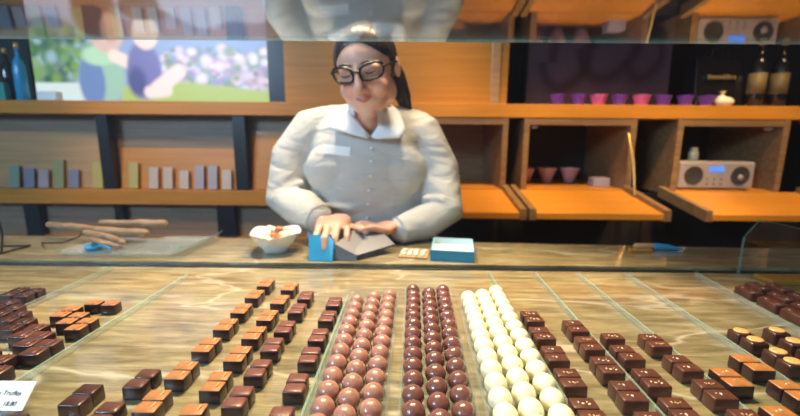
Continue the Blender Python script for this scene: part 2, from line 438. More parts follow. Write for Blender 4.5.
pairs('caramel', 'caramel-topped praline', 'fourth row left of balls', lambda y: -.2665+(y-.4)*.008, [.365, .4225, .483, .543, .600, .6606, .7166], 'caramel-topped pralines, fourth row left of the ball trays')
pairs('caramel', 'caramel-topped praline', 'third row left of balls', lambda y: -.2150+(y-.4)*.008, [.3425, .4015, .461, .518, .575, .638, .699], 'caramel-topped pralines, third row left of the ball trays')
pairs('maroon', 'maroon praline', 'second row left of balls', lambda y: -.1785+(y-.37)*.02, [.375, .4305, .4865, .539, .604, .6593], 'maroon pralines, second row left of the ball trays')
pairs('maroon', 'maroon praline', 'row next to ball trays', lambda y: -.1225+(y-.34)*.016, [.341, .401, .462, .515, .577, .633], 'maroon pralines in the row beside the ball trays')
pairs('brown', 'dark praline', 'lone fifth row left of balls', lambda y: -.3055, [.345, .406], 'dark pralines, fifth row left of the ball trays')
pairs('dark', 'blue-black praline', 'right of price card', lambda y: -.3535+(y-.3)*.03, [.374], 'blue-black pralines right of the price card')
pairs('dark', 'blue-black praline', 'touching the price card', lambda y: -.391, [.324], 'blue-black pralines touching the price card')
pairs('salted', 'salted dark praline', 'row beside white balls', lambda y: .1985+(y-.36)*.05, [.3605, .4176, .4716, .5272, .5826], 'salted pralines in the row beside the white balls')
pairs('salted', 'salted dark praline', 'second row right of white balls', lambda y: .2560+(y-.34)*.045, [.3395, .3933, .4459, .4997, .5513], 'salted pralines, second row right of the white balls')
pairs('salted', 'salted dark praline', 'third row right of white balls', lambda y: .2975+(y-.363)*.05, [.3635, .4194, .4761, .5305], 'salted pralines, third row right of the white balls', single=(3,))
pairs('salted', 'salted dark praline', 'fourth row right of white balls', lambda y: .3605, [.3455, .3986, .4519, .5098], 'salted pralines, fourth row right of the white balls')
pairs('lightsalted', 'light brown praline', 'fifth row right of white balls', lambda y: .3978, [.3515, .4228], 'light brown pralines, fifth row right of the white balls')
pairs('lightsalted', 'light brown praline', 'at the right edge, sixth row', lambda y: .452, [.399, .4555], 'light brown pralines at the right edge')
for x, y, l in [(.504, .556, 'rearmost at the glass divider'), (.503, .531, 'second from the rear at the divider'), (.507, .499, 'third from the rear, left column'), (.503, .475, 'nearest in the left column'),
                (.561, .560, 'rearmost in the right column'), (.556, .528, 'second from rear in the right column'), (.553, .500, 'third from rear, right column')]:
    praline('disc', x, y, f'dark chocolate topped with orange disc, {l}', 'orange-disc chocolates at the right', name='disc_topped_praline')
cn = {0: 'left', 1: 'middle', 2: 'right'}
def cluster(kind, cols, desc, group, rz=0):
    for i, (x, ys) in enumerate(cols):
        for j, y in enumerate(sorted(ys)):
            side = ['left', 'middle', 'right'][i] if len(cols) == 3 else ['leftmost', 'second', 'third', 'rightmost'][i] if len(cols) == 4 else ['left', 'right'][i]
            pos = ['near', 'far'][j] if len(ys) == 2 else 'only'
            praline(kind, x, y, f'{desc}, {pos} piece of the {side} column', group)
cluster('clusterm', [(-.5408, (.612, .5905)), (-.5115, (.589, .5675)), (-.4825, (.5695, .548))], 'brown praline in the block beside the left glass divider', 'six brown pralines beside the left glass divider')
cluster('cluster', [(-.541, (.5465, .5250)), (-.5130, (.524, .5025)), (-.4840, (.5025, .481))], 'brown praline in block before the darkest cluster', 'six brown pralines in front of the darkest cluster')
cluster('clusterm', [(-.5225, (.6365,)), (-.4925, (.634,))], 'brown praline of the lone two behind the left block', 'two brown pralines standing alone')
cluster('clusterd', [(-.668, (.635, .6135)), (-.6385, (.6145, .593)), (-.6070, (.592, .5705)), (-.5755, (.566, .5445))], 'darkest praline cluster at the far left', 'darkest pralines at the far left')
cluster('clusterd', [(-.7010, (.690, .6685)), (-.6715, (.688, .6665))], 'darkest praline at the far left rear', 'four darkest pralines at the far left rear')
cluster('cluster', [(-.5390, (.472, .4505)), (-.5100, (.462, .4405)), (-.4900, (.4375, .416))], 'brown praline behind the price card at left edge', 'brown pralines behind the price card')
for ci, (x, ys) in enumerate([(.664, (.731, .6775, .628, .58)), (.700, (.752, .700, .651, .60)), (.736, (.7465, .698, .65))]):
    for j, y in enumerate(ys):
        praline('bar', x-(.05*(.73-y)), y, f'reddish brown bar, {ORD[j]} from the rear in {["left", "middle", "right"][ci]} column, far right', 'reddish brown bars at the far right', 'chocolate bar', 'chocolate_bar')

# ------------------------------------------------------------------ chocolate balls in clear trays
def ball_mesh(r, m):
    bm = bmesh.new(); bmesh.ops.create_icosphere(bm, subdivisions=4, radius=r)
    for v in bm.verts:
        # two moulded halves meeting at a faint seam
        t_ = abs(v.co.z)/r
        v.co.z *= .97
        if t_ < .045: v.co.x *= 1.02; v.co.y *= 1.02
    me = bpy.data.meshes.new('chocolate_ball'); bm.to_mesh(me); bm.free(); me.materials.append(m)
    for p in me.polygons: p.use_smooth = True
    return me
def tray(name, label, colour, word, cols, r, m, x0, x1, y0, y1, ang):
    me = ball_mesh(r, m)
    zc = S+.0026+r
    holes = []
    for ci, (a, b, Y0, n0, n1) in enumerate(cols):
        k = 0
        for n in range(n0, n1):
            y = Y0+.0279*n; x = a+b*y
            o = bpy.data.objects.new('chocolate_ball', me); C.objects.link(o)
            o.location = (x+random.uniform(-.0004, .0004), y+random.uniform(-.0004, .0004), zc)
            o.rotation_euler = (random.uniform(-.25, .25), random.uniform(-.25, .25), random.uniform(0, 6))
            tag(o, f'{colour} chocolate ball, {ORD[k]} from the front in {["left", "middle", "right"][ci]} column of {word} tray', 'chocolate ball', f'{colour} chocolate balls in the {word} tray')
            holes.append((x, y)); k += 1
    t = empty(name, ((x0+x1)/2, (y0+y1)/2, S), label, 'tray', 'clear ball trays')
    bm = bmesh.new(); sh = math.tan(ang)
    def q(x, y): return (x+(y-.38)*sh, y)
    prism(bm, [q(x0, y0), q(x1, y0), q(x1, y1), q(x0, y1)], .0015, 'z', S+.0004); cobj('tray_base', bm, M['plastic'], t)
    bm = bmesh.new()
    prism(bm, [q(x0, y0), q(x0+.001, y0), q(x0+.001, y1), q(x0, y1)], .010, 'z', S+.0004)
    prism(bm, [q(x1-.001, y0), q(x1, y0), q(x1, y1), q(x1-.001, y1)], .010, 'z', S+.0004)
    prism(bm, [q(x0, y1), q(x1, y1), q(x1, y1+.001), q(x0, y1+.001)], .010, 'z', S+.0004)
    for a_, b_ in ((x0-.003, x0+.001), (x1-.001, x1+.003)):
        prism(bm, [q(a_, y0), q(b_, y0), q(b_, y1), q(a_, y1)], .0008, 'z', S+.0100)
    cobj('tray_rim', bm, M['plastic'], t)
    bm = bmesh.new()
    for x, y in holes:
        rr = r*1.035
        lathe(bm, [(rr*.55, S+.002), (rr*.84, S+.0075), (rr*.87, S+.0078), (rr*.6, S+.002)], 20, M=Matrix.Translation((x, y, 0)))
    cobj('tray_cups', bm, M['plastic'], t, smooth=True)
tray('clear_tray', 'clear plastic tray holding the milk chocolate balls, leftmost of three', 'milk', 'left',
     [(-.0884, .0148, .3796, -1, 11), (-.0676, .0262, .3667, -1, 12), (-.0437, .0314, .3765, -1, 12)], .0125, M['ball_milk'], -.0985, -.0165, .325, .715, .022)
tray('clear_tray', 'clear plastic tray holding the dark chocolate balls, middle of three', 'dark', 'middle',
     [(.0045, .0229, .3745, -1, 13), (.0300, .0277, .3890, -1, 12), (.0555, .0289, .3745, -1, 13)], .0125, M['ball_dark'], -.0005, .0815, .325, .735, .026)
tray('clear_tray', 'clear plastic tray holding the white chocolate balls, rightmost of three', 'white', 'right',
     [(.0955, .0350, .3690, -1, 12), (.1272, .0275, .3790, -1, 12), (.1560, .0265, .3690, -1, 13)], .0133, M['ball_white'], .0925, .1820, .325, .735, .030)

# ------------------------------------------------------------------ price card
t = empty('price_card', (-.44, .39, S), 'white price card leaning at the front left, reading Truffes 18.80', 'price card')
# card plane, local frame: x right, y up the card
cM = Matrix.Translation((-.408, .382, S+.005)) @ Matrix.Rotation(math.radians(44), 4, 'X')
bm = bmesh.new(); box(bm, -.080, 0, 0, .030, -.0006, .0006, M=cM); cobj('card', bm, M['card'], t)
def text_obj(name, s, size, Mx, m, parent, align='LEFT', italic=0, ext=.0002):
    cu = bpy.data.curves.new(name, 'FONT'); cu.body = s; cu.size = size; cu.extrude = ext; cu.align_x = align; cu.shear = italic
    tmp = bpy.data.objects.new(name, cu); C.objects.link(tmp)
    dg = bpy.context.evaluated_depsgraph_get(); me = bpy.data.meshes.new_from_object(tmp.evaluated_get(dg))
    bpy.data.objects.remove(tmp); me.transform(Mx); me.materials.clear(); me.materials.append(m); me.name = name
    o = bpy.data.objects.new(name, me); finish(o, parent); o.matrix_parent_inverse = Matrix.Translation(-V(parent.location)); return o
text_obj('card_lettering', 'e Truffes', .0072, cM @ Matrix.Translation((-.036, .0150, .0008)), M['ink'], t, italic=.2)
text_obj('card_price', '18.80', .0066, cM @ Matrix.Translation((-.0245, .0045, .0008)), M['ink'], t, italic=.2)
bm = bmesh.new(); box(bm, -.075, -.005, 0, .018, 0, .0045, M=Matrix.Translation((-.408, .382, S+.0003))); cobj('card_foot', bm, M['plastic'], t)

# ------------------------------------------------------------------ things on the worktop
# porcelain bowl
t = empty('porcelain_bowl', (-.322, .985, W), 'small square white porcelain bowl of chocolate pieces left of the woman', 'bowl')
def sq_ring(bm, r, z, lift, p=3.2, n=40):
    ring = []
    for k in range(n):
        a_ = 2*PI*k/n; c, s_ = math.cos(a_), math.sin(a_)
        q = (abs(c)**p+abs(s_)**p)**(-1/p)
        ring.append(bm.verts.new((r*q*c, r*q*s_, z+lift*(q-1)/.24)))
    return ring
bm = bmesh.new()
prof = [(.026, .0005, 0), (.030, .001, 0), (.031, .010, 0), (.046, .028, .002), (.060, .046, .012), (.0625, .0475, .0125), (.058, .045, .012), (.044, .028, .002), (.026, .012, 0)]
rings = [sq_ring(bm, *p) for p in prof]
for i in range(len(rings)-1):
    for k in range(40): bm.faces.new((rings[i][k], rings[i][(k+1) % 40], rings[i+1][(k+1) % 40], rings[i+1][k]))
bm.faces.new(rings[0][::-1]); bm.faces.new(rings[-1])
o = obj('bowl_body', bm, M['porcelain'], t, smooth=True); o.rotation_euler = (0, 0, .2)
R = random.Random(4)
names = ['at the left rim', 'in the middle front', 'at the back', 'at the right rim', 'on top centre', 'low at right back', 'behind the left one']
for i, (dx, dy, dz, k) in enumerate([(-.022, -.006, .047, 1), (.004, -.016, .043, 0), (0, .020, .044, 0), (.026, -.004, .046, 1), (.008, .004, .056, 0), (.022, .022, .046, 0), (-.018, .02, .050, 1)]):
    bm = bmesh.new(); s = .013 if k else .011
    vs = box(bm, -s, s, -s*.85, s*.85, -s*.6, s*.6, bev=.004, seg=2)
    for v in bm.verts: v.co *= R.uniform(.94, 1.06)
    o = obj('chocolate_piece', bm, M['cream'] if k else M['choc_milk'], None, smooth=True)
    o.location = (-.322+dx, .985+dy, W+dz); o.rotation_euler = (R.uniform(-.4, .4), R.uniform(-.4, .4), R.uniform(0, 3))
    tag(o, f'{"white" if k else "brown"} chocolate piece in the porcelain bowl, {names[i]}', 'chocolate', 'pieces in the porcelain bowl')
# blue gift box (open)
t = empty('gift_box', (.126, .972, W), 'open blue cardboard box with white inside, right of the woman', 'box', rz=-.13)
w, d, h, k = .052, .062, .026, .002
bm = bmesh.new(); box(bm, -w, w, -d, d, 0, k); obj('box_bottom', bm, M['blue'], t)
bm = bmesh.new()
box(bm, -w, w, -d, -d+k, k, h); box(bm, -w, w, d-k, d, k, h); box(bm, -w, -w+k, -d+k, d-k, k, h); box(bm, w-k, w, -d+k, d-k, k, h); obj('box_walls', bm, M['blue'], t)
bm = bmesh.new(); e_ = k+.0003
box(bm, -w+e_, w-e_, -d+e_, -d+e_+.001, k, h+.0005); box(bm, -w+e_, w-e_, d-e_-.001, d-e_, k, h+.0005); box(bm, -w+e_, -w+e_+.001, -d+e_, d-e_, k, h+.0005); box(bm, w-e_-.001, w-e_, -d+e_, d-e_, k, h+.0005)
box(bm, -w+e_, w-e_, -d+e_, d-e_, k+.0002, k+.008); obj('box_lining', bm, M['blue_pale'], t)
# bark with white pieces on kraft paper
t = empty('chocolate_bark', (.030, .960, W), 'small kraft card of cream nougat pieces beside the blue box', 'confectionery', rz=-.15)
bm = bmesh.new(); box(bm, -.036, .034, -.030, .046, .0005, .005, bev=.001); obj('kraft_card', bm, M['kraft'], t)
bm = bmesh.new(); R = random.Random(2)
for i in range(4):
    for j in range(3):
        Mx = Matrix.Translation((-.026+i*.016+R.uniform(-.002, .002), -.019+j*.016, .008)) @ Matrix.Rotation(R.uniform(-.5, .5), 4, 'Z') @ Matrix.Rotation(R.uniform(-.3, .3), 4, 'Y')
        box(bm, -.0055, .0055, -.006, .006, -.003, .003, bev=.0016, seg=1, M=Mx)
obj('nougat_pieces', bm, M['cream'], t, smooth=True)
# folded packaging in the woman's hands
t = empty('folding_carton', (-.165, .93, W), 'half-folded blue and grey carton in the hands of the woman', 'carton')
def panel(bm, pts, th):
    a_ = [V(p) for p in pts]; n = (a_[1]-a_[0]).cross(a_[2]-a_[0]).normalized()*th
    v0 = [bm.verts.new(p) for p in a_]; v1 = [bm.verts.new(p+n) for p in a_]
    bm.faces.new(v0[::-1]); bm.faces.new(v1)
    for i in range(len(a_)): bm.faces.new((v0[i], v0[(i+1) % len(a_)], v1[(i+1) % len(a_)], v1[i]))
bm = bmesh.new()
panel(bm, [(-.220, .905, W+.001), (-.165, .900, W+.001), (-.162, .915, W+.046), (-.178, .925, W+.060), (-.222, .925, W+.058)], .0015)
panel(bm, [(-.220, .905, W+.001), (-.222, .925, W+.058), (-.226, .985, W+.040), (-.226, .975, W+.001)], .0015)
panel(bm, [(-.165, .900, W+.001), (-.150, .975, W+.001), (-.150, .978, W+.030), (-.162, .915, W+.046)], .0015)
bmesh.ops.recalc_face_normals(bm, faces=bm.faces[:]); cobj('blue_panel', bm, M['tape'], t)
bm = bmesh.new()
panel(bm, [(-.160, .915, W+.038), (-.108, .912, W+.012), (-.020, .985, W+.020), (-.060, 1.02, W+.050), (-.125, .99, W+.055)], .0018)
bmesh.ops.recalc_face_normals(bm, faces=bm.faces[:]); cobj('grey_flap', bm, M['grey_card'], t)
bm = bmesh.new()
panel(bm, [(-.160, .912, W+.001), (-.108, .909, W+.001), (-.108, .911, W+.013), (-.160, .914, W+.038)], .0018)
bmesh.ops.recalc_face_normals(bm, faces=bm.faces[:]); cobj('grey_side', bm, M['grey_card'], t)
# glass dish, sticks, small blue scoop at left
t = empty('glass_plate', (-.66, 1.0, W), 'shallow clear rectangular plate with upturned rims under the twigs', 'plate')
bm = bmesh.new()
nx, ny = 24, 12; gv = {}
def pz(u, v): return W+.001+.020*max(0, (abs(u)-.72)/.28)**2*(1 if u > 0 else .5)+.006*max(0, (abs(v)-.6)/.4)**2
for i in range(nx+1):
    for j in range(ny+1):
        u = i/nx*2-1; v = j/ny*2-1
        gv[i, j] = bm.verts.new((-.665+u*.150+v*.012, .998+v*.088, pz(u, v)))
for i in range(nx):
    for j in range(ny): bm.faces.new((gv[i, j], gv[i+1, j], gv[i+1, j+1], gv[i, j+1]))
rg = bmesh.ops.extrude_face_region(bm, geom=bm.faces[:])
for v in [g for g in rg['geom'] if isinstance(g, bmesh.types.BMVert)]: v.co.z += .003
bmesh.ops.recalc_face_normals(bm, faces=bm.faces[:]); bm.normal_update()
for f in bm.faces: f.material_index = 1 if abs(f.normal.z) < .3 else 0
cobj('plate_body', bm, [thin_glass('plate_glass', (.9, .94, .95), f0=.09, body=.18, bodycol=(.7, .8, .9)), M['edge']], t, smooth=False)
def twig(pts, rad, label):
    bm = bmesh.new(); R = random.Random(len(pts)); P = []; Q = []
    for i in range(len(pts)-1):
        for s in range(4):
            f = s/4; P.append(V(pts[i]).lerp(V(pts[i+1]), f)+V((0, 0, R.uniform(-.001, .001)))); Q.append((rad[i]*(1-f)+rad[i+1]*f)*R.uniform(.9, 1.1))
    P.append(V(pts[-1])); Q.append(rad[-1])
    tube(bm, P, Q, 10)
    tag(obj('twig', bm, M['stick'], smooth=True), label, 'twig', 'brown twigs lying on the worktop')
z0 = W
twig([(-.990, 1.085, z0+.040), (-.90, 1.07, z0+.036), (-.80, 1.055, z0+.030), (-.70, 1.05, z0+.026)], [.0085, .010, .011, .012], 'longest brown twig, pale cut end pointing left, on the worktop')
twig([(-.855, 1.045, z0+.028), (-.78, 1.02, z0+.024), (-.715, .985, z0+.018)], [.009, .009, .007], 'middle brown twig slanting toward the front edge over the plate')
twig([(-.84, 1.085, z0+.046), (-.76, 1.085, z0+.045), (-.672, 1.09, z0+.042)], [.009, .011, .014], 'thick brown twig with knobbed right end, behind the others')
twig([(-.79, .985, z0+.024), (-.755, .975, z0+.018), (-.72, .97, z0+.012)], [.008, .007, .005], 'shortest brown twig lying at the blue scoop')
t = empty('sugar_scoop', (-.775, .965, W), 'small bright blue scoop on the clear plate under the twigs', 'scoop')
bm = bmesh.new(); lathe(bm, [(.004, .005), (.016, .006), (.021, .016), (.0195, .016), (.014, .008), (.003, .007)], 20); obj('scoop_cup', bm, M['tape'], t, smooth=True)
bm = bmesh.new(); tube(bm, [(.016, -.002, .014), (.035, -.010, .017), (.055, -.020, .013)], [.003, .003, .0035], 8); obj('scoop_handle', bm, M['tape'], t)
t = empty('wire_card_stand', (-1.0, .98, W), 'thin black wire stand at the left end of the worktop', 'wire stand')
bm = bmesh.new()
tube(bm, [(-.975, .93, W+.003), (-.965, .93, W+.05), (-.968, .93, W+.085)], .0022, 8)
tube(bm, [(-.975, .93, W+.003), (-1.03, .94, W+.003), (-1.04, .99, W+.003), (-.97, 1.0, W+.003), (-.975, .93, W+.003)], .0022, 8); cobj('wire_frame', bm, M['black'], t)
bm = bmesh.new()
tube(bm, [(-.965, 1.03, W+.003), (-.93, 1.0, W+.010), (-.88, 1.0, W+.012), (-.865, 1.03, W+.020), (-.87, 1.06, W+.030)], .0022, 8)
tag(obj('wire_loop', bm, M['black']), 'bent black wire loop lying left of the twigs', 'wire')
# at the right
bm = bmesh.new(); box(bm, .772, .900, .800, .846, S+.0003, S+.010, bev=.002)
tag(obj('wooden_board', bm, M['wood']), 'thin yellowish wooden board beyond the right glass panel', 'board')
t = empty('blue_marker', (.665, 1.028, W), 'blue-tipped brown pen lying at the back of the worktop, right', 'pen')
bm = bmesh.new(); tube(bm, [(.62, 1.03, W+.010), (.66, 1.03, W+.010)], .0085, 10); cobj('pen_barrel', bm, M['kraft'], t)
bm = bmesh.new(); tube(bm, [(.668, 1.03, W+.010), (.70, 1.027, W+.009), (.735, 1.022, W+.006)], [.009, .008, .003], 10); cobj('pen_cap', bm, M['tape'], t)
bm = bmesh.new(); box(bm, .590, .650, 1.004, 1.016, W+.0003, W+.008, bev=.002)
tag(obj('orange_block', bm, M['wood']), 'small orange block in front of the blue-tipped pen', 'block')

# ------------------------------------------------------------------ shelving wall
YF = 1.80
def shelf(name, x0, x1, z0, z1, y0, y1, m, label, cat='shelf'):
    bm = bmesh.new(); box(bm, x0, x1, y0, y1, z0, z1, bev=.002); tag(obj(name, bm, m), label, cat)
shelf('long_shelf', -2.6, 2.6, 1.334, 1.392, YF, 2.30, M['wood'], 'long oak shelf running behind the woman, upper one carrying the screen')
# left unit
t = empty('wall_shelving', (-1.3, 2.0, 0), 'oak shelving bays on the left with black dividers and slanted boards', 'shelving')
bm = bmesh.new(); box(bm, -2.6, -.56, YF, 2.30, .930, .998, bev=.002); cobj('middle_shelf', bm, M['wood'], t)
bm = bmesh.new(); box(bm, -2.6, -.1, YF-.02, 2.30, .70, .775, bev=.002); cobj('lower_shelf', bm, M['wood'], t)
for x0, x1 in ((-1.372, -1.322), (-.762, -.708), (-1.99, -1.93)):
    bm = bmesh.new(); box(bm, x0, x1, YF+.01, 1.848, .998, 1.334); cobj('divider', bm, M['black'], t)
for x0, x1 in ((-1.76, -1.69), (-1.335, -1.30), (-.86, -.78)):
    bm = bmesh.new(); box(bm, x0, x1, YF+.01, 1.848, .775, .930); cobj('divider', bm, M['black'], t)
def slant(x0, x1, z0, z1, y0, y1, m, nm='slanted_board'):
    bm = bmesh.new(); prism(bm, [(y0, z0), (y0+.02, z0), (y1+.02, z1), (y1, z1)], x1-x0, 'x', x0); cobj(nm, bm, m, t)
slant(-2.5, -1.376, 1.000, 1.255, 1.845, 1.875, M['wood_pale'])
slant(-1.314, -.766, 1.000, 1.185, 1.845, 1.87, M['wood'])
slant(-.704, -.10, 1.000, 1.265, 1.845, 1.875, M['wood'])
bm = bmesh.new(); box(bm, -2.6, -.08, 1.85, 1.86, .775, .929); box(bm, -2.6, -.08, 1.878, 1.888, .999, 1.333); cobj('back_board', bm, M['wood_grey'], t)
bm = bmesh.new(); box(bm, -2.6, .42, 1.86, 1.88, .0, .70); cobj('lower_front', bm, M['wood_grey'], t)
# panel behind the woman
t = empty('oak_wall_panel', (0, 1.9, 1.39), 'tall oak panel on the upper shelf directly behind the head of the woman', 'panel')
bm = bmesh.new(); box(bm, -.535, .462, 1.86, 1.90, 1.393, 1.66); cobj('panel_board', bm, M['wood'], t)
bm = bmesh.new(); box(bm, -.535, .462, 1.86, 1.90, 1.661, 2.3); cobj('unlit_upper_panel', bm, M['darkwall'], t)  # added in dark wall colour for the unlit upper part of the panel
bm = bmesh.new(); box(bm, .385, .425, 1.845, 1.86, 1.393, 1.66, bev=.003); cobj('panel_post', bm, M['wood_pale'], t)
# cubby block right
t = empty('cubby_unit', (1.0, 2.0, 0), 'oak cubby unit on the right with three fold-down flaps', 'cabinet')
zb, zt = 1.020, 1.334
for x0, x1 in ((-.10, -.08), (.438, .462), (.532, .556), (1.000, 1.026), (1.205, 1.231), (1.668, 1.694)):
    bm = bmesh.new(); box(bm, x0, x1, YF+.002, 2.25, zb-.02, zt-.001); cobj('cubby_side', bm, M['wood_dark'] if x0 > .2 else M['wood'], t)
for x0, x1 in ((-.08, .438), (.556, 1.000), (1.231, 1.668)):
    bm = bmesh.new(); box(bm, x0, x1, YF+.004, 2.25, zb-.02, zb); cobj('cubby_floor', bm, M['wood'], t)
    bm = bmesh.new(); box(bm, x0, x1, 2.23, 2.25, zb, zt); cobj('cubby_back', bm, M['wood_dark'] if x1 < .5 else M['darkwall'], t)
    bm = bmesh.new(); box(bm, x0, x1, YF+.004, YF+.03, zt-.030, zt-.001); cobj('cubby_rail', bm, M['wood_dark'], t)
bm = bmesh.new(); box(bm, -.08, 1.9, 1.90, 1.93, .0, zb-.03); cobj('lower_front', bm, M['dark'], t)
bm = bmesh.new(); box(bm, .56, 1.02, 1.885, 1.90, .2, zb-.06); cobj('lower_door', bm, M['darkwall'], t)
bm = bmesh.new(); box(bm, 1.15, 1.80, 1.885, 1.90, .2, zb-.06); cobj('lower_door', bm, M['darkwall'], t)
bm = bmesh.new(); box(bm, .0, .50, 1.885, 1.90, .2, zb-.06); cobj('lower_door', bm, M['darkwall'], t)
def flap(x0, x1):
    y0, y1, za, zc = 1.50, 1.799, .965, 1.016
    n = math.atan2(zc-za, y1-y0)
    bm = bmesh.new(); prism(bm, [(y0, za-.022), (y1, zc-.022), (y1, zc), (y0, za)], x1-x0, 'x', x0); f = cobj('flap', bm, M['wood'], t)
    bm = bmesh.new()
    for xa in (x0-.001, x1-.024):
        prism(bm, [(y0-.004, za-.026), (y1, zc-.024), (y1, zc+.022), (y0-.004, za+.016)], .025, 'x', xa)
    e = obj('flap_lip', bm, M['wood_dark'], f)
flap(-.06, .470); flap(.484, 1.018); flap(1.150, 1.79)
bm = bmesh.new(); tube(bm, [(.985, 1.79, 1.27), (.992, 1.74, 1.15), (.990, 1.70, 1.012)], .005, 8); cobj('stay_arm', bm, M['gold'], t)
for x in (.585, 1.63):
    bm = bmesh.new(); lathe(bm, [(.004, 0), (.016, .002), (.018, .012), (.006, .016)], 16, M=Matrix.Translation((x, 1.835, 1.288))); cobj('door_catch', bm, M['silver'], t)

# ------------------------------------------------------------------ screen with picture (left)
def blob(x, y, cx, cy, rx, ry, soft=.25):
    d = math.hypot((x-cx)/rx, (y-cy)/ry)
    return max(0, min(1, (1+soft-d)/(2*soft)))
def lerp3(a_, b_, f): return tuple(a_[i]*(1-f)+b_[i]*f for i in range(3))
def seg(x, y, x0, y0, x1, y1, w, soft=2):
    dx, dy = x1-x0, y1-y0; L_ = dx*dx+dy*dy; t_ = max(0, min(1, ((x-x0)*dx+(y-y0)*dy)/L_))
    d = math.hypot(x-x0-t_*dx, y-y0-t_*dy)
    return max(0, min(1, (w+soft-d)/(2*soft)))
def srgb(r, g, b): return tuple((c/255)**2.2 for c in (r, g, b))
RN = random.Random(9)
flowers = [(RN.uniform(165, 268), RN.uniform(50, 92), RN.uniform(2, 5), RN.choice([(214, 186, 202), (190, 150, 180), (226, 212, 222), (160, 132, 168), (128, 142, 108), (120, 128, 120)])) for _ in range(170)]
leaves = [(RN.uniform(36, 95), RN.uniform(36, 84), RN.uniform(2.5, 6), RN.choice([(70, 110, 70), (110, 145, 90), (150, 175, 190), (50, 85, 70), (120, 150, 70)])) for _ in range(110)]
def picture(x, y):
    c = lerp3(srgb(178, 164, 176), srgb(160, 160, 186), max(0, min(1, (y+35)/60)))
    m_ = 26-4*math.sin(x*.05)-3*math.sin(x*.11+1)          # mountain ridge
    if y > m_-2: c = lerp3(c, srgb(112, 100, 132), max(0, min(1, (y-m_+2)/4)))
    if y > 38: c = lerp3(c, srgb(140, 152, 190), min(1, (y-38)/4))       # lake
    c = lerp3(c, srgb(110, 125, 120), blob(x, y, 60, 60, 40, 34)*.9)
    for fx, fy, r_, k_ in leaves:
        b = blob(x, y, fx, fy, r_, r_, .5)
        if b: c = lerp3(c, srgb(*k_), b*.8)
    for fx, fy, r_, k_ in flowers:
        b = blob(x, y, fx, fy, r_*1.2, r_, .5)
        if b: c = lerp3(c, srgb(*k_), b*.85)
    if y > 82 and x < 95: c = lerp3(c, srgb(196, 204, 206), min(1, (y-82)/3))
    g_ = 100-.20*(x-150) if x > 150 else 100
    lawn = max(0, min(1, (y-(78+.10*(x-165)))/4)) if x > 165 else (max(0, min(1, (y-84)/4)) if x > 120 else 0)
    c = lerp3(c, srgb(168, 178, 98), lawn)
    # left boy : jacket, hair, face, arm
    c = lerp3(c, srgb(150, 178, 160), blob(x, y, 104, 76, 22, 30, .12))
    c = lerp3(c, srgb(104, 124, 168), blob(x, y, 93, 82, 13, 26, .15))
    c = lerp3(c, srgb(170, 200, 170), blob(x, y, 103, 58, 17, 9, .2))
    c = lerp3(c, srgb(205, 170, 160), blob(x, y, 112, 34, 17, 22, .12))
    c = lerp3(c, srgb(112, 62, 38), blob(x, y, 102, 16, 22, 26, .12))
    c = lerp3(c, srgb(196, 142, 122), blob(x, y, 116, 32, 9, 13, .2))
    c = lerp3(c, srgb(236, 205, 195), seg(x, y, 118, 58, 140, 68, 6))
    # right boy : hat, face, shirt, arm
    c = lerp3(c, srgb(112, 104, 156), blob(x, y, 146, 72, 17, 27, .12))
    c = lerp3(c, srgb(78, 76, 124), blob(x, y, 138, 82, 9, 14, .3))
    c = lerp3(c, srgb(232, 200, 190), blob(x, y, 150, 36, 13, 16, .12))
    c = lerp3(c, srgb(240, 205, 200), seg(x, y, 158, 88, 180, 72, 7))
    c = lerp3(c, srgb(240, 205, 200), seg(x, y, 150, 92, 166, 90, 6))
    c = lerp3(c, srgb(92, 62, 48), blob(x, y, 146, 12, 20, 13, .12))
    c = lerp3(c, srgb(84, 56, 44), blob(x, y, 158, 20, 18, 5, .2))
    return c
def pic_panel(bm_w, bm_h, nx, ny, fn):
    bm = bmesh.new(); col = []; g = {}
    for j in range(ny+1):
        for i in range(nx+1):
            g[i, j] = bm.verts.new((i/nx*bm_w, 0, j/ny*bm_h)); col.append(fn(i/nx, j/ny))
    for j in range(ny):
        for i in range(nx): bm.faces.new((g[i, j], g[i+1, j], g[i+1, j+1], g[i, j+1]))
    return bm, col
def pic_obj(name, bm, col, m, parent, loc):
    me = bpy.data.meshes.new(name); bm.to_mesh(me); bm.free(); me.materials.append(m)
    at = me.color_attributes.new('tone', 'FLOAT_COLOR', 'POINT')
    for i, c in enumerate(col): at.data[i].color = (*c, 1)
    o = bpy.data.objects.new(name, me); o.location = loc; return finish(o, parent)
t = empty('display_screen', (-1.15, 1.90, 1.393), 'large wall screen showing two children in front of a lake and flowers', 'screen')
wS, hS = 1.075, .64
bm, col = pic_panel(wS, hS, 232, 138, lambda u, v: picture(36+u*232, 101-v*138))
pic_obj('screen_picture', bm, col, picture_mat('screen_picture', .80), t, (-1.695+1.15, -.002, .004))
bm = bmesh.new(); box(bm, -.562, .612, 0, .04, 0, hS+.03, bev=.003); obj('screen_frame', bm, M['black'], t)
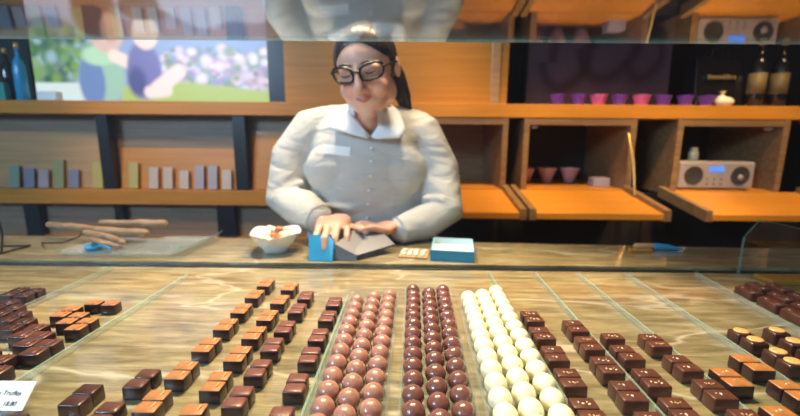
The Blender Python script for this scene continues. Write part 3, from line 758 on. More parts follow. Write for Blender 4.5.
# left of the screen: bottle, tins
def bottle(x, y, z, h, r, m, label, group, lab=None):
    t = empty('bottle', (x, y, z), label, 'bottle', group)
    bm = bmesh.new(); lathe(bm, [(r*.9, 0), (r, .004), (r, h*.58), (r*.75, h*.68), (r*.34, h*.76), (r*.30, h*.93)], 20); obj('bottle_body', bm, m, t)
    bm = bmesh.new(); lathe(bm, [(r*.36, h*.90), (r*.36, h)], 16); obj('cap', bm, M['gold'], t)
    if lab: bm = bmesh.new(); lathe(bm, [(r*1.01, h*.2), (r*1.01, h*.5)], 20); obj('bottle_label', bm, lab, t)
Z1 = 1.392
bottle(-1.725, 1.86, Z1, .25, .024, M['tape'], 'slim bright blue bottle standing left of the screen', 'bottles left of the screen')
bottle(-1.80, 1.88, Z1, .23, .026, M['bottle'], 'dark bottle at the left edge beside the blue bottle', 'bottles left of the screen')
bm = bmesh.new(); box(bm, -1.83, -1.765, 1.815, 1.845, Z1, Z1+.075, bev=.003); tag(obj('teal_tin', bm, plain('teal', (.03, .30, .27), .4)), 'small teal tin at the left end of the upper shelf', 'tin')
bm = bmesh.new(); box(bm, -1.64, -1.55, 1.83, 1.87, Z1, Z1+.042, bev=.006); tag(obj('white_carton', bm, M['card']), 'small white carton at the lower left corner of the screen', 'carton')
bm = bmesh.new(); box(bm, -2.6, -.6, 2.26, 2.29, Z1, 2.4); tag(obj('dark_back_panel', bm, plain('deep_teal_wall', (.01, .028, .032), .6)), 'dark teal panel behind the screen and bottles', 'panel')

# ------------------------------------------------------------------ dark picture panel (right)
def swirl(u, v):
    c = srgb(74, 56, 66)
    x, y = u*2.0, v*1.2
    for cx, cy, r_ in ((.55, .42, .28), (1.15, .55, .33), (1.65, .45, .2)):
        d = math.hypot(x-cx, y-cy); a_ = math.atan2(y-cy, x-cx)
        f = math.exp(-((d-r_*(1+.25*math.sin(a_*1.5)))/.07)**2)
        c = lerp3(c, srgb(44, 28, 34), f*.8)
    return lerp3(c, srgb(98, 76, 80), max(0, min(1, (u-.3)))*.35)
t = empty('poster_panel', (.92, 2.02, 1.393), 'dark brown-purple poster with curling shapes behind the foil cups', 'poster')
bm, col = pic_panel(.68, .60, 90, 80, swirl); pic_obj('poster_print', bm, col, picture_mat('poster_print', 0), t, (-.325, -.004, .002))
bm = bmesh.new(); box(bm, -.33, .36, 0, .02, 0, .61); obj('poster_board', bm, M['dark'], t)
# foil cups
for i, (px, m, nm) in enumerate([(562, 'purple', 'purple'), (583, 'purple', 'purple'), (603, 'pink', 'pink'), (624, 'purple', 'purple'), (646, 'pink', 'pink'), (668, 'purple', 'purple'), (690, 'purple', 'purple'), (711, 'purple', 'purple')]):
    x = .692+(px-563)*.00443
    r = .036 if m == 'pink' else .033
    t = empty('foil_cup', (x, 1.85, Z1), f'{nm} foil cup on upper shelf, {ORD[i]} from the left of eight', 'cup', 'foil cups on the upper shelf')
    bm = bmesh.new()
    prof = [(r*.62, .0005), (r*.66, .002), (r, .043), (r*1.04, .045), (r*.95, .043), (r*.6, .006)]
    lathe(bm, prof, 24); 
    for v in bm.verts:
        a_ = math.atan2(v.co.y, v.co.x); s = 1+.03*math.sin(a_*12); v.co.x *= s; v.co.y *= s
    obj('cup_body', bm, M[m], t, smooth=True)
    bm = bmesh.new(); ellip(bm, (0, 0, .030), (r*.72, r*.72, .014), seg=14); obj('filling', bm, M['lilac'] if i < 2 else M[m], t)
# black bag with gold lettering strip, gold sweets, bottles
t = empty('gift_bag', (1.46, 1.97, Z1), 'black gift bag with a gold lettering line on the upper shelf', 'bag')
bm = bmesh.new(); vs = box(bm, -.115, .105, -.05, .05, 0, .225, bev=.004)
for v in bm.verts:
    if v.co.z > .15: v.co.y *= .6
obj('bag_body', bm, M['bottle'], t)
bm = bmesh.new()
R = random.Random(5); x = -.070
while x < .055:
    w_ = R.uniform(.008, .014); box(bm, x, x+w_, -.0530, -.0505, .128, .128+R.choice([.014, .018])); x += w_+.005
o = obj('gold_lettering', bm, M['gold'], t)
bm = bmesh.new()
for s in (-1, 1): tube(bm, [(-.05, s*.02, .22), (-.035, s*.02, .27), (.025, s*.02, .27), (.04, s*.02, .22)], .002, 6)
obj('bag_handle', bm, M['black'], t)
t = empty('praline_sachet', (1.43, 1.855, Z1), 'cream praline sachet with gold twist in front of the black bag', 'sachet')
bm = bmesh.new(); ellip(bm, (0, 0, .022), (.042, .025, .021), seg=16); ellip(bm, (-.012, 0, .036), (.02, .018, .014), seg=12); obj('sachet_body', bm, M['cream'], t)
bm = bmesh.new(); lathe(bm, [(.006, .046), (.005, .053), (.014, .066)], 12, M=Matrix.Translation((-.012, 0, 0))); obj('sachet_twist', bm, M['gold'], t)
for x, h, l in [(1.60, .30, 'dark bottle with gold label, left of the pair at right edge'), (1.70, .30, 'dark bottle with gold label, right of the pair at right edge')]:
    bottle(x, 1.90, Z1, h, .034, M['bottle'], l, 'bottles at the right end of the shelf', plain('old_gold_label', (.22, .15, .05), .5))

# ------------------------------------------------------------------ cubby contents
zc_ = zb
bm = bmesh.new()
t = empty('tabletop_radio', (1.42, 1.875, zc_), 'silver tabletop radio with two round speakers in the right cubby', 'radio')
bm = bmesh.new(); box(bm, -.170, .170, -.055, .055, .006, .128, bev=.010, seg=3); obj('casing', bm, M['silver'], t, smooth=False)
for s, nm in ((-1, 'speaker'), (1, 'speaker')):
    bm = bmesh.new(); Mx = Matrix.Translation((s*.105, -.0555, .066)) @ Matrix.Rotation(PI/2, 4, 'X')
    lathe(bm, [(.041, -.002), (.043, .001), (.040, .004), (.035, .001), (.002, .001)], 32, M=Mx); sp = obj(nm, bm, M['grille'], t, smooth=False)
    if s > 0:
        bm = bmesh.new(); lathe(bm, [(.013, .001), (.013, .005), (.002, .006)], 20, M=Matrix.Translation((s*.105, -.0565, .058)) @ Matrix.Rotation(PI/2, 4, 'X')); obj('speaker_dome', bm, M['silver'], sp)
bm = bmesh.new(); box(bm, -.038, .030, -.0570, -.0545, .082, .108); obj('display', bm, M['lcd'], t)
for i in range(6):
    bm = bmesh.new(); lathe(bm, [(.0035, 0), (.0035, .003)], 12, M=Matrix.Translation((-.042+(i % 3)*.032, -.0545, .050-(i//3)*.022)) @ Matrix.Rotation(PI/2, 4, 'X')); obj('button', bm, M['grille'], t)
bm = bmesh.new()
for s in (-.14, .14): box(bm, s-.012, s+.012, -.04, .04, 0, .008)
obj('feet', bm, M['grille'], t)
t = empty('small_jar', (1.34, 1.875, zc_+.128), 'small greenish glass jar standing on top of the radio', 'jar')
bm = bmesh.new(); lathe(bm, [(.018, 0), (.020, .003), (.021, .040), (.014, .050)], 18); obj('jar_body', bm, plain('jar_glass', (.22, .26, .20), .15, coat=.5), t, smooth=True)
bm = bmesh.new(); lathe(bm, [(.016, .050), (.016, .060)], 18); obj('jar_lid', bm, M['silver'], t)
for i, (x, y) in enumerate([(.625, 2.05), (.735, 2.05), (.850, 2.05)]):
    t = empty('dessert_cup', (x, y, zc_), f'pale pink cup in the middle cubby, {ORD[i]} from the left', 'cup', 'pale pink cups in the cubby')
    bm = bmesh.new(); lathe(bm, [(.018, .0005), (.022, .002), (.047, .075), (.049, .077), (.045, .074), (.018, .008)], 28); obj('cup_body', bm, M['lilac'], t, smooth=True)
    bm = bmesh.new(); ellip(bm, (0, 0, .060), (.034, .034, .022), seg=14); obj('wrapped_filling', bm, M['cream'] if i == 2 else M['lilac'], t)
bm = bmesh.new(); box(bm, .905, .985, 1.90, 1.96, zc_, zc_+.042, bev=.004); tag(obj('pale_box', bm, plain('grey_lilac', (.30, .28, .40), .5)), 'small grey-lilac box at the right side of the middle cubby', 'box')
t = empty('glass_dish', (.22, 1.95, zc_), 'empty clear glass dish in the cubby right behind the woman', 'dish')
bm = bmesh.new(); lathe(bm, [(.03, .0005), (.05, .003), (.075, .045), (.073, .046), (.048, .006), (.02, .004)], 28); obj('dish_body', bm, M['plastic'], t, smooth=True)

# pale reflections in the front glass, built as small cards before the slanted boards
def board_z(y): return 1.0
R = random.Random(12)
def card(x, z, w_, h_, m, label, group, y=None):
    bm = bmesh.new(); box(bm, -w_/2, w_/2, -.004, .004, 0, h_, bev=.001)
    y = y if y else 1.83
    o = obj('reflection_card', bm, m); o.location = (x, y, z); o.rotation_euler = (-.15, 0, 0)
    tag(o, label, 'reflection_card', group)
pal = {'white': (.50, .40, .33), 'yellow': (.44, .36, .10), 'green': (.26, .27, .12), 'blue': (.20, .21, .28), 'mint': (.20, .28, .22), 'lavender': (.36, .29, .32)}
PM = {k: plain('reflection_card_'+k, v, .4, coat=.2) for k, v in pal.items()}
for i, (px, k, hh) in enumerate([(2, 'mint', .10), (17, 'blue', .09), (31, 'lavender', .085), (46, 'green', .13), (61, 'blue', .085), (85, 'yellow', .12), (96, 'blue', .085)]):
    card(-1.80+(px-2)*.00468, 1.0, .048, hh, PM[k], f'small {k} reflection built as a card in the left bay, {ORD[i]} from the left', 'coloured cards standing for reflections in the left bay', 1.828)
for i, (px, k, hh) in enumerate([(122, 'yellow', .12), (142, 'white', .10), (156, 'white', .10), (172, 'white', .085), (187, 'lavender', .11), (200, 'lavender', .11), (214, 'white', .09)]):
    card(-1.245+(px-122)*.0047, 1.0, .042, hh, PM[k], f'small {k} reflection built as a card in the second bay, {ORD[i]} from the left', 'pale cards standing for reflections in the second bay', 1.828)

# ------------------------------------------------------------------ the woman
wom = empty('person', (-.11, 1.25, 0), 'woman in glasses and grey-blue cardigan looking down, folding a carton at the worktop', 'person')
def pobj(name, bm, m, parent=None, **k):
    o = obj(name, bm, m, parent or wom, **k)
    o.matrix_parent_inverse = Matrix.Translation(-V(wom.location)); return o
def fixp(o): o.matrix_parent_inverse = Matrix.Translation(-V(wom.location)); return o
HC = V((-.098, 1.105, 1.416))                         # centre of the head
HM = Matrix.Translation(HC) @ Euler((math.radians(20), math.radians(-7), math.radians(-13)), 'XYZ').to_matrix().to_4x4()
# head local frame: x image-right, -y out of the face, z up
def H(x, y, z): return HM @ V((x, y, z))
H3 = HM.to_3x3()
bm = bmesh.new()
# skull, face, jaw, chin, cheeks
ellip(bm, H(0, .012, .030), (.076, .092, .082), H3, 32)
ellip(bm, H(0, -.028, -.010), (.066, .058, .082), H3, 32)
ellip(bm, H(0, -.036, -.062), (.053, .047, .042), H3, 24)
ellip(bm, H(0, -.062, -.090), (.024, .020, .017), H3, 20)
for s in (-1, 1):
    ellip(bm, H(s*.036, -.056, -.030), (.028, .022, .028), H3, 20)
    ellip(bm, H(s*.050, -.010, -.050), (.022, .036, .034), H3, 20)
    ellip(bm, H(s*.033, -.064, .018), (.021, .014, .012), H3, 16)       # eyelids
    ellip(bm, H(s*.078, .016, .000), (.009, .018, .030), H3, 16)        # ears
    ellip(bm, H(s*.010, -.090, -.026), (.010, .010, .008), H3, 12)       # nostril wings
tube(bm, [H(0, -.078, .026), H(0, -.090, -.002), H(0, -.100, -.020)], [.009, .010, .0125], 14)
tube(bm, [H(-.024, -.075, -.046), H(-.008, -.0835, -.0475), H(0, -.084, -.0485), H(.008, -.0835, -.0475), H(.024, -.075, -.046)], [.0025, .0042, .0038, .0042, .0025], 10)
tube(bm, [H(-.021, -.075, -.050), H(0, -.0825, -.0565), H(.021, -.075, -.050)], [.0025, .0048, .0025], 10)
# neck, torso, arms
tube(bm, [H(0, .020, -.040), (-.108, 1.185, 1.335), (-.110, 1.215, 1.26)], [.056, .054, .062], 24)
loft(bm, [(.80, -.11, 1.27, .155, .10), (.95, -.11, 1.265, .16, .11), (1.05, -.11, 1.26, .165, .115), (1.15, -.11, 1.25, .165, .115), (1.24, -.11, 1.245, .165, .09), (1.29, -.11, 1.235, .14, .065), (1.31, -.11, 1.23, .08, .05)])
RA = [(-.272, 1.235, 1.268), (-.334, 1.215, 1.185), (-.346, 1.175, 1.062), (-.285, 1.115, 1.045), (-.236, 1.068, 1.030)]
LA = [(.045, 1.235, 1.262), (.106, 1.215, 1.150), (.120, 1.165, 1.032), (.060, 1.125, 1.005), (.000, 1.085, .995)]
tube(bm, RA+[(-.218, 1.045, 1.022)], [.045, .040, .036, .036, .0265, .0235], 18)
tube(bm, LA+[(-.020, 1.075, .9965)], [.045, .040, .036, .036, .0265, .0235], 18)
# right hand (image left), back of the hand up, fingers curled down over the carton
ellip(bm, (-.180, 1.014, 1.024), (.045, .052, .019), Matrix.Rotation(math.radians(-38), 3, 'Z') @ Matrix.Rotation(math.radians(14), 3, 'X'), 20)
for p, r_ in [([(-.216, .996, 1.014), (-.222, .970, 1.020), (-.226, .950, 1.003), (-.226, .943, .986)], .0088),
              ([(-.198, .990, 1.015), (-.202, .958, 1.022), (-.205, .938, 1.004), (-.204, .932, .984)], .0090),
              ([(-.180, .994, 1.014), (-.182, .964, 1.021), (-.184, .944, 1.003), (-.182, .938, .985)], .0088),
              ([(-.167, 1.004, 1.012), (-.162, .980, 1.016), (-.161, .962, 1.002), (-.160, .957, .990)], .0078),
              ([(-.186, 1.034, 1.012), (-.160, 1.018, 1.010), (-.140, 1.000, 1.012), (-.128, .986, 1.014)], .0098)]:
    tube(bm, [V((-.180, 1.014, 1.024))+(V(q)-V((-.2, 1.02, 1.018)))*1.12 for q in p], [r_*1.18, r_*1.08, r_*1.02, r_*.9], 12)
# left hand (image right), reaching toward the other hand
ellip(bm, (-.053, 1.062, 1.003), (.046, .036, .0165), Matrix.Rotation(math.radians(18), 3, 'Z') @ Matrix.Rotation(math.radians(-10), 3, 'Y'), 20)
for p, r_ in [([(-.082, 1.082, 1.006), (-.108, 1.082, 1.012), (-.126, 1.070, 1.004), (-.132, 1.060, .994)], .0085),
              ([(-.086, 1.064, 1.008), (-.114, 1.058, 1.015), (-.134, 1.046, 1.006), (-.140, 1.036, .996)], .0090),
              ([(-.084, 1.046, 1.007), (-.110, 1.036, 1.013), (-.128, 1.024, 1.008), (-.134, 1.014, 1.002)], .0088),
              ([(-.076, 1.034, 1.003), (-.098, 1.020, 1.009), (-.112, 1.009, 1.008), (-.117, 1.002, 1.006)], .0078),
              ([(-.040, 1.032, 1.002), (-.056, 1.012, 1.010), (-.074, 1.000, 1.018), (-.086, .992, 1.020)], .0096)]:
    tube(bm, p, [r_*1.08, r_, r_*.93, r_*.82], 12)
HI = HM.inverted()
SK = (.72, .42, .32); LIP = (.46, .14, .13); CHK = (.74, .34, .27)
def skin_tone(co):
    q = HI @ co
    if q.length > .14: return SK
    d = math.hypot(q.x/.021, (q.z+.0525-.22*abs(q.x))/.0062)
    if q.y < -.066 and d < 1.25: return lerp3(LIP, SK, max(0, min(1, (d-.85)/.4)))
    b = max(blob(q.x, q.z, .036, -.03, .022, .018, .6), blob(q.x, q.z, -.036, -.03, .022, .018, .6)) if q.y < -.03 else 0
    return lerp3(SK, CHK, b*.6)
fixp(remeshed('body', bm, .0028, 3, [M['skin']], wom, skin_tone))
# sweater
bm = bmesh.new()
loft(bm, [(.86, -.11, 1.275, .195, .135), (.93, -.11, 1.27, .198, .140), (1.02, -.11, 1.262, .196, .142), (1.10, -.11, 1.255, .192, .145), (1.17, -.11, 1.250, .192, .140), (1.23, -.11, 1.245, .196, .118), (1.275, -.11, 1.24, .182, .095), (1.305, -.11, 1.235, .140, .078), (1.325, -.11, 1.228, .095, .068), (1.340, -.11, 1.222, .072, .062)], 40)
for s in (-1, 1): ellip(bm, (-.11+s*.075, 1.165, 1.150), (.100, .045, .085), seg=24)
def up(pts, dz=0): return [V(p) for p in pts]
tube(bm, [(-.235, 1.24, 1.274)]+RA, [.062, .0655, .062, .060, .054, .0425], 24)
tube(bm, [(.025, 1.24, 1.268)]+LA, [.062, .0655, .062, .060, .050, .0385], 24)
tube(bm, [(-.150, 1.225, 1.318), (-.205, 1.232, 1.296), (-.272, 1.235, 1.272)], [.036, .044, .056], 20)
tube(bm, [(-.062, 1.225, 1.316), (-.010, 1.232, 1.294), (.045, 1.235, 1.268)], [.036, .044, .056], 20)
# soft folds across the upper arms and belly
for p in ([(-.39, 1.17, 1.12), (-.33, 1.135, 1.10), (-.29, 1.15, 1.115)], [(.16, 1.17, 1.09), (.11, 1.12, 1.07), (.06, 1.14, 1.075)],
          [(-.375, 1.16, 1.085), (-.33, 1.12, 1.075), (-.29, 1.13, 1.085)], [(-.26, 1.13, 1.06), (-.15, 1.118, 1.045), (-.03, 1.13, 1.055)]):
    tube(bm, p, [.006, .010, .006], 10)
sw = remeshed('sweater', bm, .005, 5, [M['knit']], wom); fixp(sw)
# cut the neck opening so the neck and shirt show
bm = bmesh.new(); bm.from_mesh(sw.data)
kill = [v for v in bm.verts if (v.co.z > 1.255+.55*abs(v.co.x+.092) and math.hypot((v.co.x+.098)/.062, 1) < 9 and abs(v.co.x+.098) < .060 and v.co.y < 1.225) or (v.co.z > 1.338)]
bmesh.ops.delete(bm, geom=kill, context='VERTS')
# trim the rounded sleeve ends into clean cuffs
bm.to_mesh(sw.data); bm.free()
so = sw.modifiers.new('thickness', 'SOLIDIFY'); so.thickness = .003; so.offset = 0
# cuffs
def ring_band(p0, p1, r, wdt, th=.003):
    d = (V(p1)-V(p0)).normalized(); bm = bmesh.new(); q = V(p1)
    a_, b_ = frame_of(d); n = 28; rings = []
    for off, rr in ((-wdt, r), (-wdt, r+th), (0, r+th*.8), (.001, r), (0, r-th), (-wdt, r-th)):
        rings.append([bm.verts.new(q+d*off+(a_*math.cos(2*PI*k/n)+b_*math.sin(2*PI*k/n))*rr) for k in range(n)])
    for i in range(len(rings)):
        for k in range(n): bm.faces.new((rings[i][k], rings[i][(k+1) % n], rings[(i+1) % 6][(k+1) % n], rings[(i+1) % 6][k]))
    return bm
from bisect import bisect
sb = ring_band(RA[-2], V(RA[-1])+(V(RA[-1])-V(RA[-2])).normalized()*.018, .0395, .034); o = obj('cuff', sb, M['knit'], sw, smooth=True)
sb = ring_band(LA[-2], V(LA[-1])+(V(LA[-1])-V(LA[-2])).normalized()*.016, .0365, .030); o = obj('cuff', sb, M['knit'], sw, smooth=True)
# placket with buttons down the front, following the knit by shrinkwrap
def wrap(o, off):
    m = o.modifiers.new('wrap', 'SHRINKWRAP'); m.target = sw; m.wrap_method = 'PROJECT'; m.use_project_y = True; m.use_project_z = False; m.use_positive_direction = True; m.use_negative_direction = False; m.offset = -off
    return m
bm = bmesh.new(); g = []
pl = [(-.092, 1.248), (-.088, 1.215), (-.088, 1.18), (-.090, 1.14), (-.094, 1.10), (-.098, 1.06), (-.100, 1.02), (-.1, .98)]
for (x, z) in pl: g.append([bm.verts.new((x+dx, 1.0, z)) for dx in (-.009, -.003, .003, .009)])
for i in range(len(g)-1):
    for j in range(3): bm.faces.new((g[i][j], g[i+1][j], g[i+1][j+1], g[i][j+1]))
bmesh.ops.subdivide_edges(bm, edges=bm.edges[:], cuts=2, use_grid_fill=True)
o = obj('placket', bm, plain('placket_knit', (.60, .62, .64), .8, bump=.4, bscale=500), sw, smooth=True); wrap(o, .0028); o.modifiers.new('t', 'SOLIDIFY').thickness = -.0015
dg = bpy.context.evaluated_depsgraph_get()
from mathutils.bvhtree import BVHTree
bv = BVHTree.FromObject(sw, dg)
def front(x, z):
    h_ = bv.ray_cast(V((x, .9, z))-V(sw.matrix_world.translation)*0, V((0, 1, 0)))
    return (h_[0], h_[1]) if h_[0] is not None else (V((x, 1.14, z)), V((0, -1, 0)))
for (x, z) in pl[1:-1]:
    p, n = front(x, z); bm = bmesh.new()
    lathe(bm, [(.0045, .002), (.0048, .0035), (.0035, .0048), (.001, .0042)], 14, M=Matrix.Translation(p) @ V((0, 0, 1)).rotation_difference(n).to_matrix().to_4x4())
    obj('button', bm, M['shirt'], sw)
for k in range(3):
    bm = bmesh.new(); c = V((-.283+.013*k, 1.072-.006*k, 1.066-.004*k)); d_ = V((-.15, -.75, .65)).normalized()
    lathe(bm, [(.0038, -.002), (.0040, .0015), (.001, .0025)], 12, M=Matrix.Translation(c) @ V((0, 0, 1)).rotation_difference(d_).to_matrix().to_4x4()); obj('button', bm, M['shirt'], sw)
# name tag
p, n = front(-.185, 1.208)
Mx = Matrix.Translation(p+n*.005) @ V((0, -1, 0)).rotation_difference((n+V((0, -.7, 0))).normalized()).to_matrix().to_4x4() @ Matrix.Rotation(.11, 4, 'Y')
bm = bmesh.new(); box(bm, -.040, .040, -.0015, .0015, -.013, .013, bev=.001, M=Mx); o = obj('name_tag', bm, M['card'], sw)
# shirt: neck stand and two collar wings
bm = bmesh.new()
tube(bm, [(-.108, 1.195, 1.285), (-.105, 1.190, 1.335)], [.068, .062], 32, caps=False)
kill = [f for f in bm.faces if len(f.verts) > 6]; bmesh.ops.delete(bm, geom=kill, context='FACES_ONLY')
kill = [f for f in bm.faces if f.calc_center_median().y < 1.150 and abs(f.calc_center_median().x+.10) < .03]; bmesh.ops.delete(bm, geom=kill, context='FACES_ONLY')
sh = obj('shirt', bm, M['shirt'], wom, smooth=True); fixp(sh); sh.modifiers.new('t', 'SOLIDIFY').thickness = .003
def wing(rows, nm='collar_wing'):
    bm = bmesh.new(); g = [[bm.verts.new(p) for p in r] for r in rows]
    for i in range(len(g)-1):
        for j in range(len(g[0])-1): bm.faces.new((g[i][j], g[i][j+1], g[i+1][j+1], g[i+1][j]))
    bmesh.ops.subdivide_edges(bm, edges=bm.edges[:], cuts=2, use_grid_fill=True)
    o = obj(nm, bm, M['shirt'], sh, smooth=True)
    s = o.modifiers.new('t', 'SOLIDIFY'); s.thickness = .0035; s.offset = 0
    return o
# image-left wing and image-right wing: inner (neck) edge -> outer edge
wing([[(-.168, 1.185, 1.338), (-.152, 1.140, 1.318), (-.122, 1.118, 1.285), (-.091, 1.112, 1.248)],
      [(-.182, 1.180, 1.326), (-.178, 1.128, 1.296), (-.146, 1.108, 1.272), (-.094, 1.106, 1.246)],
      [(-.194, 1.178, 1.312), (-.205, 1.118, 1.268), (-.160, 1.103, 1.258), (-.098, 1.102, 1.243)]])
wing([[(-.036, 1.185, 1.338), (-.046, 1.140, 1.315), (-.066, 1.118, 1.283), (-.088, 1.112, 1.248)],
      [(-.022, 1.180, 1.326), (-.024, 1.130, 1.292), (-.046, 1.108, 1.266), (-.084, 1.106, 1.245)],
      [(-.010, 1.178, 1.314), (.006, 1.124, 1.268), (-.004, 1.106, 1.245), (-.076, 1.102, 1.242)]])
bm = bmesh.new(); g = [[bm.verts.new(p) for p in r] for r in [[(-.150, 1.152, 1.315), (-.120, 1.128, 1.275), (-.090, 1.120, 1.236)], [(-.048, 1.152, 1.315), (-.066, 1.128, 1.275), (-.089, 1.120, 1.235)]]]
bm.free()
# hair: cap pulled back, bun base and ponytail
bm = bmesh.new()
bmesh.ops.create_icosphere(bm, subdivisions=7, radius=1)
for v in bm.verts:
    q = v.co; v.co = V((q.x*.083, q.y*.101+.014, q.z*.090+.032))
def hairline(x, y):
    # z below which there is no hair, in head space, depends on how far forward
    if y < -.03: return .085-(x/.06)**2*.034
    if y < .012: return .085-(x/.06)**2*.034-(y+.03)*2.6
    return -.075
kill = [v for v in bm.verts if v.co.z < hairline(v.co.x, v.co.y)]
bmesh.ops.delete(bm, geom=kill, context='VERTS')
for v in bm.verts:
    a_ = math.atan2(v.co.x, v.co.z); hl = max(0, min(1, (v.co.z-hairline(v.co.x, v.co.y))/.035)); hl = hl*(2-hl)
    if v.co.y > .012: hl = 1
    v.co = V((v.co.x*(.925+.075*hl), (v.co.y-.014)*(.93+.07*hl)+.014, (v.co.z-.03)*(.925+.075*hl)+.03))
    v.co *= 1+.0022*math.sin(a_*46+3*math.sin(v.co.y*30))+.003*math.sin(a_*91+v.co.y*20)
for v in bm.verts: v.co = HM @ v.co
hair = obj('hair', bm, M['hair'], wom, smooth=True); fixp(hair); s = hair.modifiers.new('t', 'SOLIDIFY'); s.thickness = .007; s.offset = -1
for dx, l_ in ((0, 1), (.012, .9), (-.012, .85)):
    bm = bmesh.new()
    tube(bm, [H(dx*.3, .105, .030), H(.020+dx, .135, .010), H(.045+dx, .120, -.050*l_), H(.060+dx, .100, -.110*l_), H(.066+dx, .095, -.160*l_)], [.018, .022, .018, .013, .004], 14); obj('ponytail_strand', bm, M['hair'], hair)
bm = bmesh.new(); tube(bm, [H(-.014, .112, .030), H(0, .118, .044), H(.014, .112, .030), H(0, .112, .014), H(-.014, .112, .030)], .006, 8); obj('hair_tie', bm, M['black'], hair)
bm = bmesh.new()
for k in range(5): tube(bm, [H(.074, -.008+.004*k, .050-.006*k), H(.079, .004+.003*k, .020), H(.080, .010, -.01-.004*k)], [.002, .0016, .0008], 6)
obj('loose_strands', bm, M['hair'], hair)
# eyes: lashes on lowered lids, brows
for s in (-1, 1):
    bm = bmesh.new(); tube(bm, [H(s*.015, -.0765, .013), H(s*.024, -.0825, .010), H(s*.034, -.0835, .009), H(s*.046, -.078, .012)], [.0010, .0020, .0022, .0012], 8); pobj('eyelashes', bm, M['hair'])
    bm = bmesh.new(); tube(bm, [H(s*.013, -.083, .034), H(s*.028, -.084, .038), H(s*.042, -.080, .037), H(s*.054, -.068, .031)], [.0016, .0026, .0022, .0010], 8); pobj('eyebrow', bm, M['hair'])
    bm = bmesh.new(); ellip(bm, H(s*.032, -.0645, .008), (.012, .012, .008), H3, 16); pobj('eyeball', bm, M['porcelain'])
# glasses
bm = bmesh.new()
def rim(s):
    P = []
    for k in range(33):
        a_ = 2*PI*k/32; c, s_ = math.cos(a_), math.sin(a_); q = (abs(c)**3+abs(s_)**3)**(-1/3)
        x = s*(.037+.028*q*c); z = .014+.0185*q*s_+(.003*c)
        P.append(H(x, -.093+.006*abs(x/.065)**2*3, z))
    return P
for s in (-1, 1): tube(bm, rim(s), .0034, 8, caps=False)
tube(bm, [H(-.011, -.097, .018), H(0, -.101, .021), H(.011, -.097, .018)], .0030, 8)
gl = pobj('glasses', bm, M['spec_frame'])
for s in (-1, 1):
    bm = bmesh.new(); tube(bm, [H(s*.066, -.080, .020), H(s*.076, -.060, .020), H(s*.082, -.01, .014), H(s*.083, .018, .012)], .0026, 8); obj('temple_arm', bm, M['spec_frame'], gl)
    bm = bmesh.new(); P = rim(s)[:-1]; c = sum(P, V())/len(P); vc = bm.verts.new(c); vr = [bm.verts.new(p) for p in P]
    for k in range(len(vr)): bm.faces.new((vc, vr[k], vr[(k+1) % len(vr)]))
    obj('lens', bm, thin_glass('lens_glass', (.95, .93, .96), f0=.05), gl)
# trousers and shoes, hidden behind the counter
bm = bmesh.new()
loft(bm, [(.80, -.11, 1.27, .185, .13), (.90, -.11, 1.27, .185, .132), (.93, -.11, 1.27, .175, .12)], 32)
for s in (-1, 1): tube(bm, [(-.11+s*.085, 1.27, .82), (-.11+s*.095, 1.27, .45), (-.11+s*.10, 1.28, .10)], [.092, .065, .055], 20)
fixp(remeshed('trousers', bm, .012, 4, [M['trouser']], wom))
for s in (-1, 1):
    bm = bmesh.new(); tube(bm, [(-.11+s*.10, 1.30, .04), (-.11+s*.105, 1.22, .038), (-.11+s*.11, 1.13, .03)], [.038, .040, .030], 16)
    for v in bm.verts: v.co.z = max(v.co.z, 0.001)
    pobj('shoe', bm, M['black'])

# ------------------------------------------------------------------ lights
def area(name, loc, rot, size, power, col, sy=None, spread=PI):
    l = bpy.data.lights.new(name, 'AREA'); l.energy = power; l.color = col; l.size = size; l.spread = spread
    if sy: l.shape = 'RECTANGLE'; l.size_y = sy
    o = bpy.data.objects.new(name, l); o.location = loc; o.rotation_euler = rot; C.objects.link(o); return o
def spot(name, loc, target, power, col, ang=60, r=.05, blend=.6):
    r = .14
    l = bpy.data.lights.new(name, 'SPOT'); l.energy = power; l.color = col; l.spot_size = math.radians(ang); l.spot_blend = blend; l.shadow_soft_size = r
    o = bpy.data.objects.new(name, l); o.location = loc; o.rotation_euler = (V(target)-V(loc)).to_track_quat('-Z', 'Y').to_euler(); C.objects.link(o); return o
WARM = (1, .62, .30); WARM2 = (1, .74, .48); COOL = (.62, .80, 1)
spot('ceiling_spot', (.10, 1.15, 2.65), (-.02, .50, S), 150, WARM2, 52)
spot('ceiling_spot', (-.45, 1.15, 2.65), (-.35, .6, S), 110, WARM2, 70)
spot('ceiling_spot', (.75, 1.0, 2.65), (.85, 1.70, 1.0), 130, WARM, 38)
spot('ceiling_spot', (1.5, 1.0, 2.65), (1.45, 1.70, 1.0), 120, WARM, 38)
spot('ceiling_spot', (.15, 1.1, 2.65), (.30, 1.72, 1.0), 90, WARM, 32)
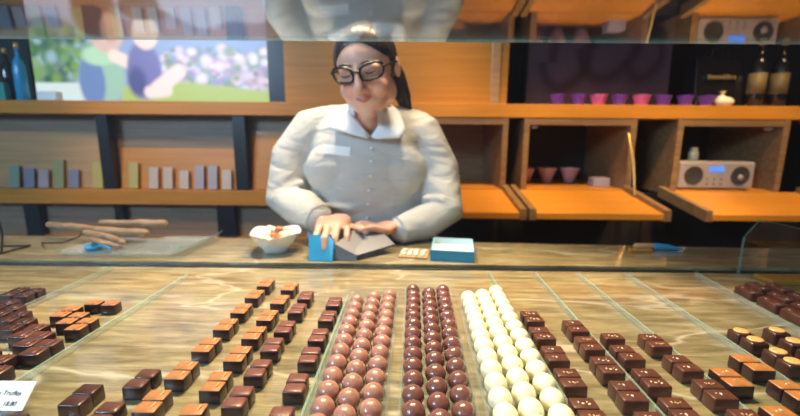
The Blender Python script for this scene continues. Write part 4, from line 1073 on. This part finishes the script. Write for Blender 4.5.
spot('ceiling_spot', (-1.0, .9, 2.65), (-.95, 1.85, 1.0), 60, WARM, 46)
spot('ceiling_spot', (.0, 1.2, 2.65), (0, 1.86, 1.45), 30, WARM, 34)
area('window_daylight', (-2.2, -1.2, 2.35), (math.radians(62), 0, math.radians(-55)), 1.2, 46, (.48, .72, 1), .6)
area('shopfront_daylight', (.2, -1.6, 2.6), (math.radians(45), 0, 0), 2.2, 2.5, (.80, .88, 1), .6)
# world: soft street light, brighter towards the front left
w_ = bpy.data.worlds.new('World'); bpy.context.scene.world = w_; w_.use_nodes = True
N = w_.node_tree.nodes; L = w_.node_tree.links; bg = N['Background']
tc = N.new('ShaderNodeTexCoord'); vm = N.new('ShaderNodeVectorMath'); vm.operation = 'DOT_PRODUCT'; vm.inputs[1].default_value = V((-.62, -.75, .25)).normalized()
L.new(tc.outputs['Generated'], vm.inputs[0])
rp = N.new('ShaderNodeValToRGB'); e = rp.color_ramp.elements
e[0].position = .5; e[0].color = (.03, .028, .028, 1); e[1].position = 1; e[1].color = (.07, .10, .15, 1)
L.new(vm.outputs['Value'], rp.inputs['Fac']); L.new(rp.outputs['Color'], bg.inputs['Color']); bg.inputs['Strength'].default_value = .8

# ------------------------------------------------------------------ camera
cam = bpy.data.cameras.new('Camera'); cam.sensor_width = 36; cam.lens = 18.0; cam.clip_start = .01
cam.dof.use_dof = True; cam.dof.focus_distance = .52; cam.dof.aperture_fstop = 3.3
co = bpy.data.objects.new('Camera', cam); C.objects.link(co)
p_ = math.atan(72/400)
co.matrix_world = Matrix.Translation((0, 0, 1.25)) @ Matrix.Rotation(math.radians(.4), 4, 'Z') @ Matrix.Rotation(PI/2-p_, 4, 'X') @ Matrix.Rotation(math.radians(.5), 4, 'Z')
sc = bpy.context.scene; sc.camera = co
sc.view_settings.view_transform = 'Standard'; sc.view_settings.look = 'None'; sc.view_settings.gamma = 1; sc.view_settings.use_curve_mapping = False
sc.view_settings.exposure = 0.88
sc.cycles.transparent_max_bounces = 32; sc.cycles.max_bounces = 8
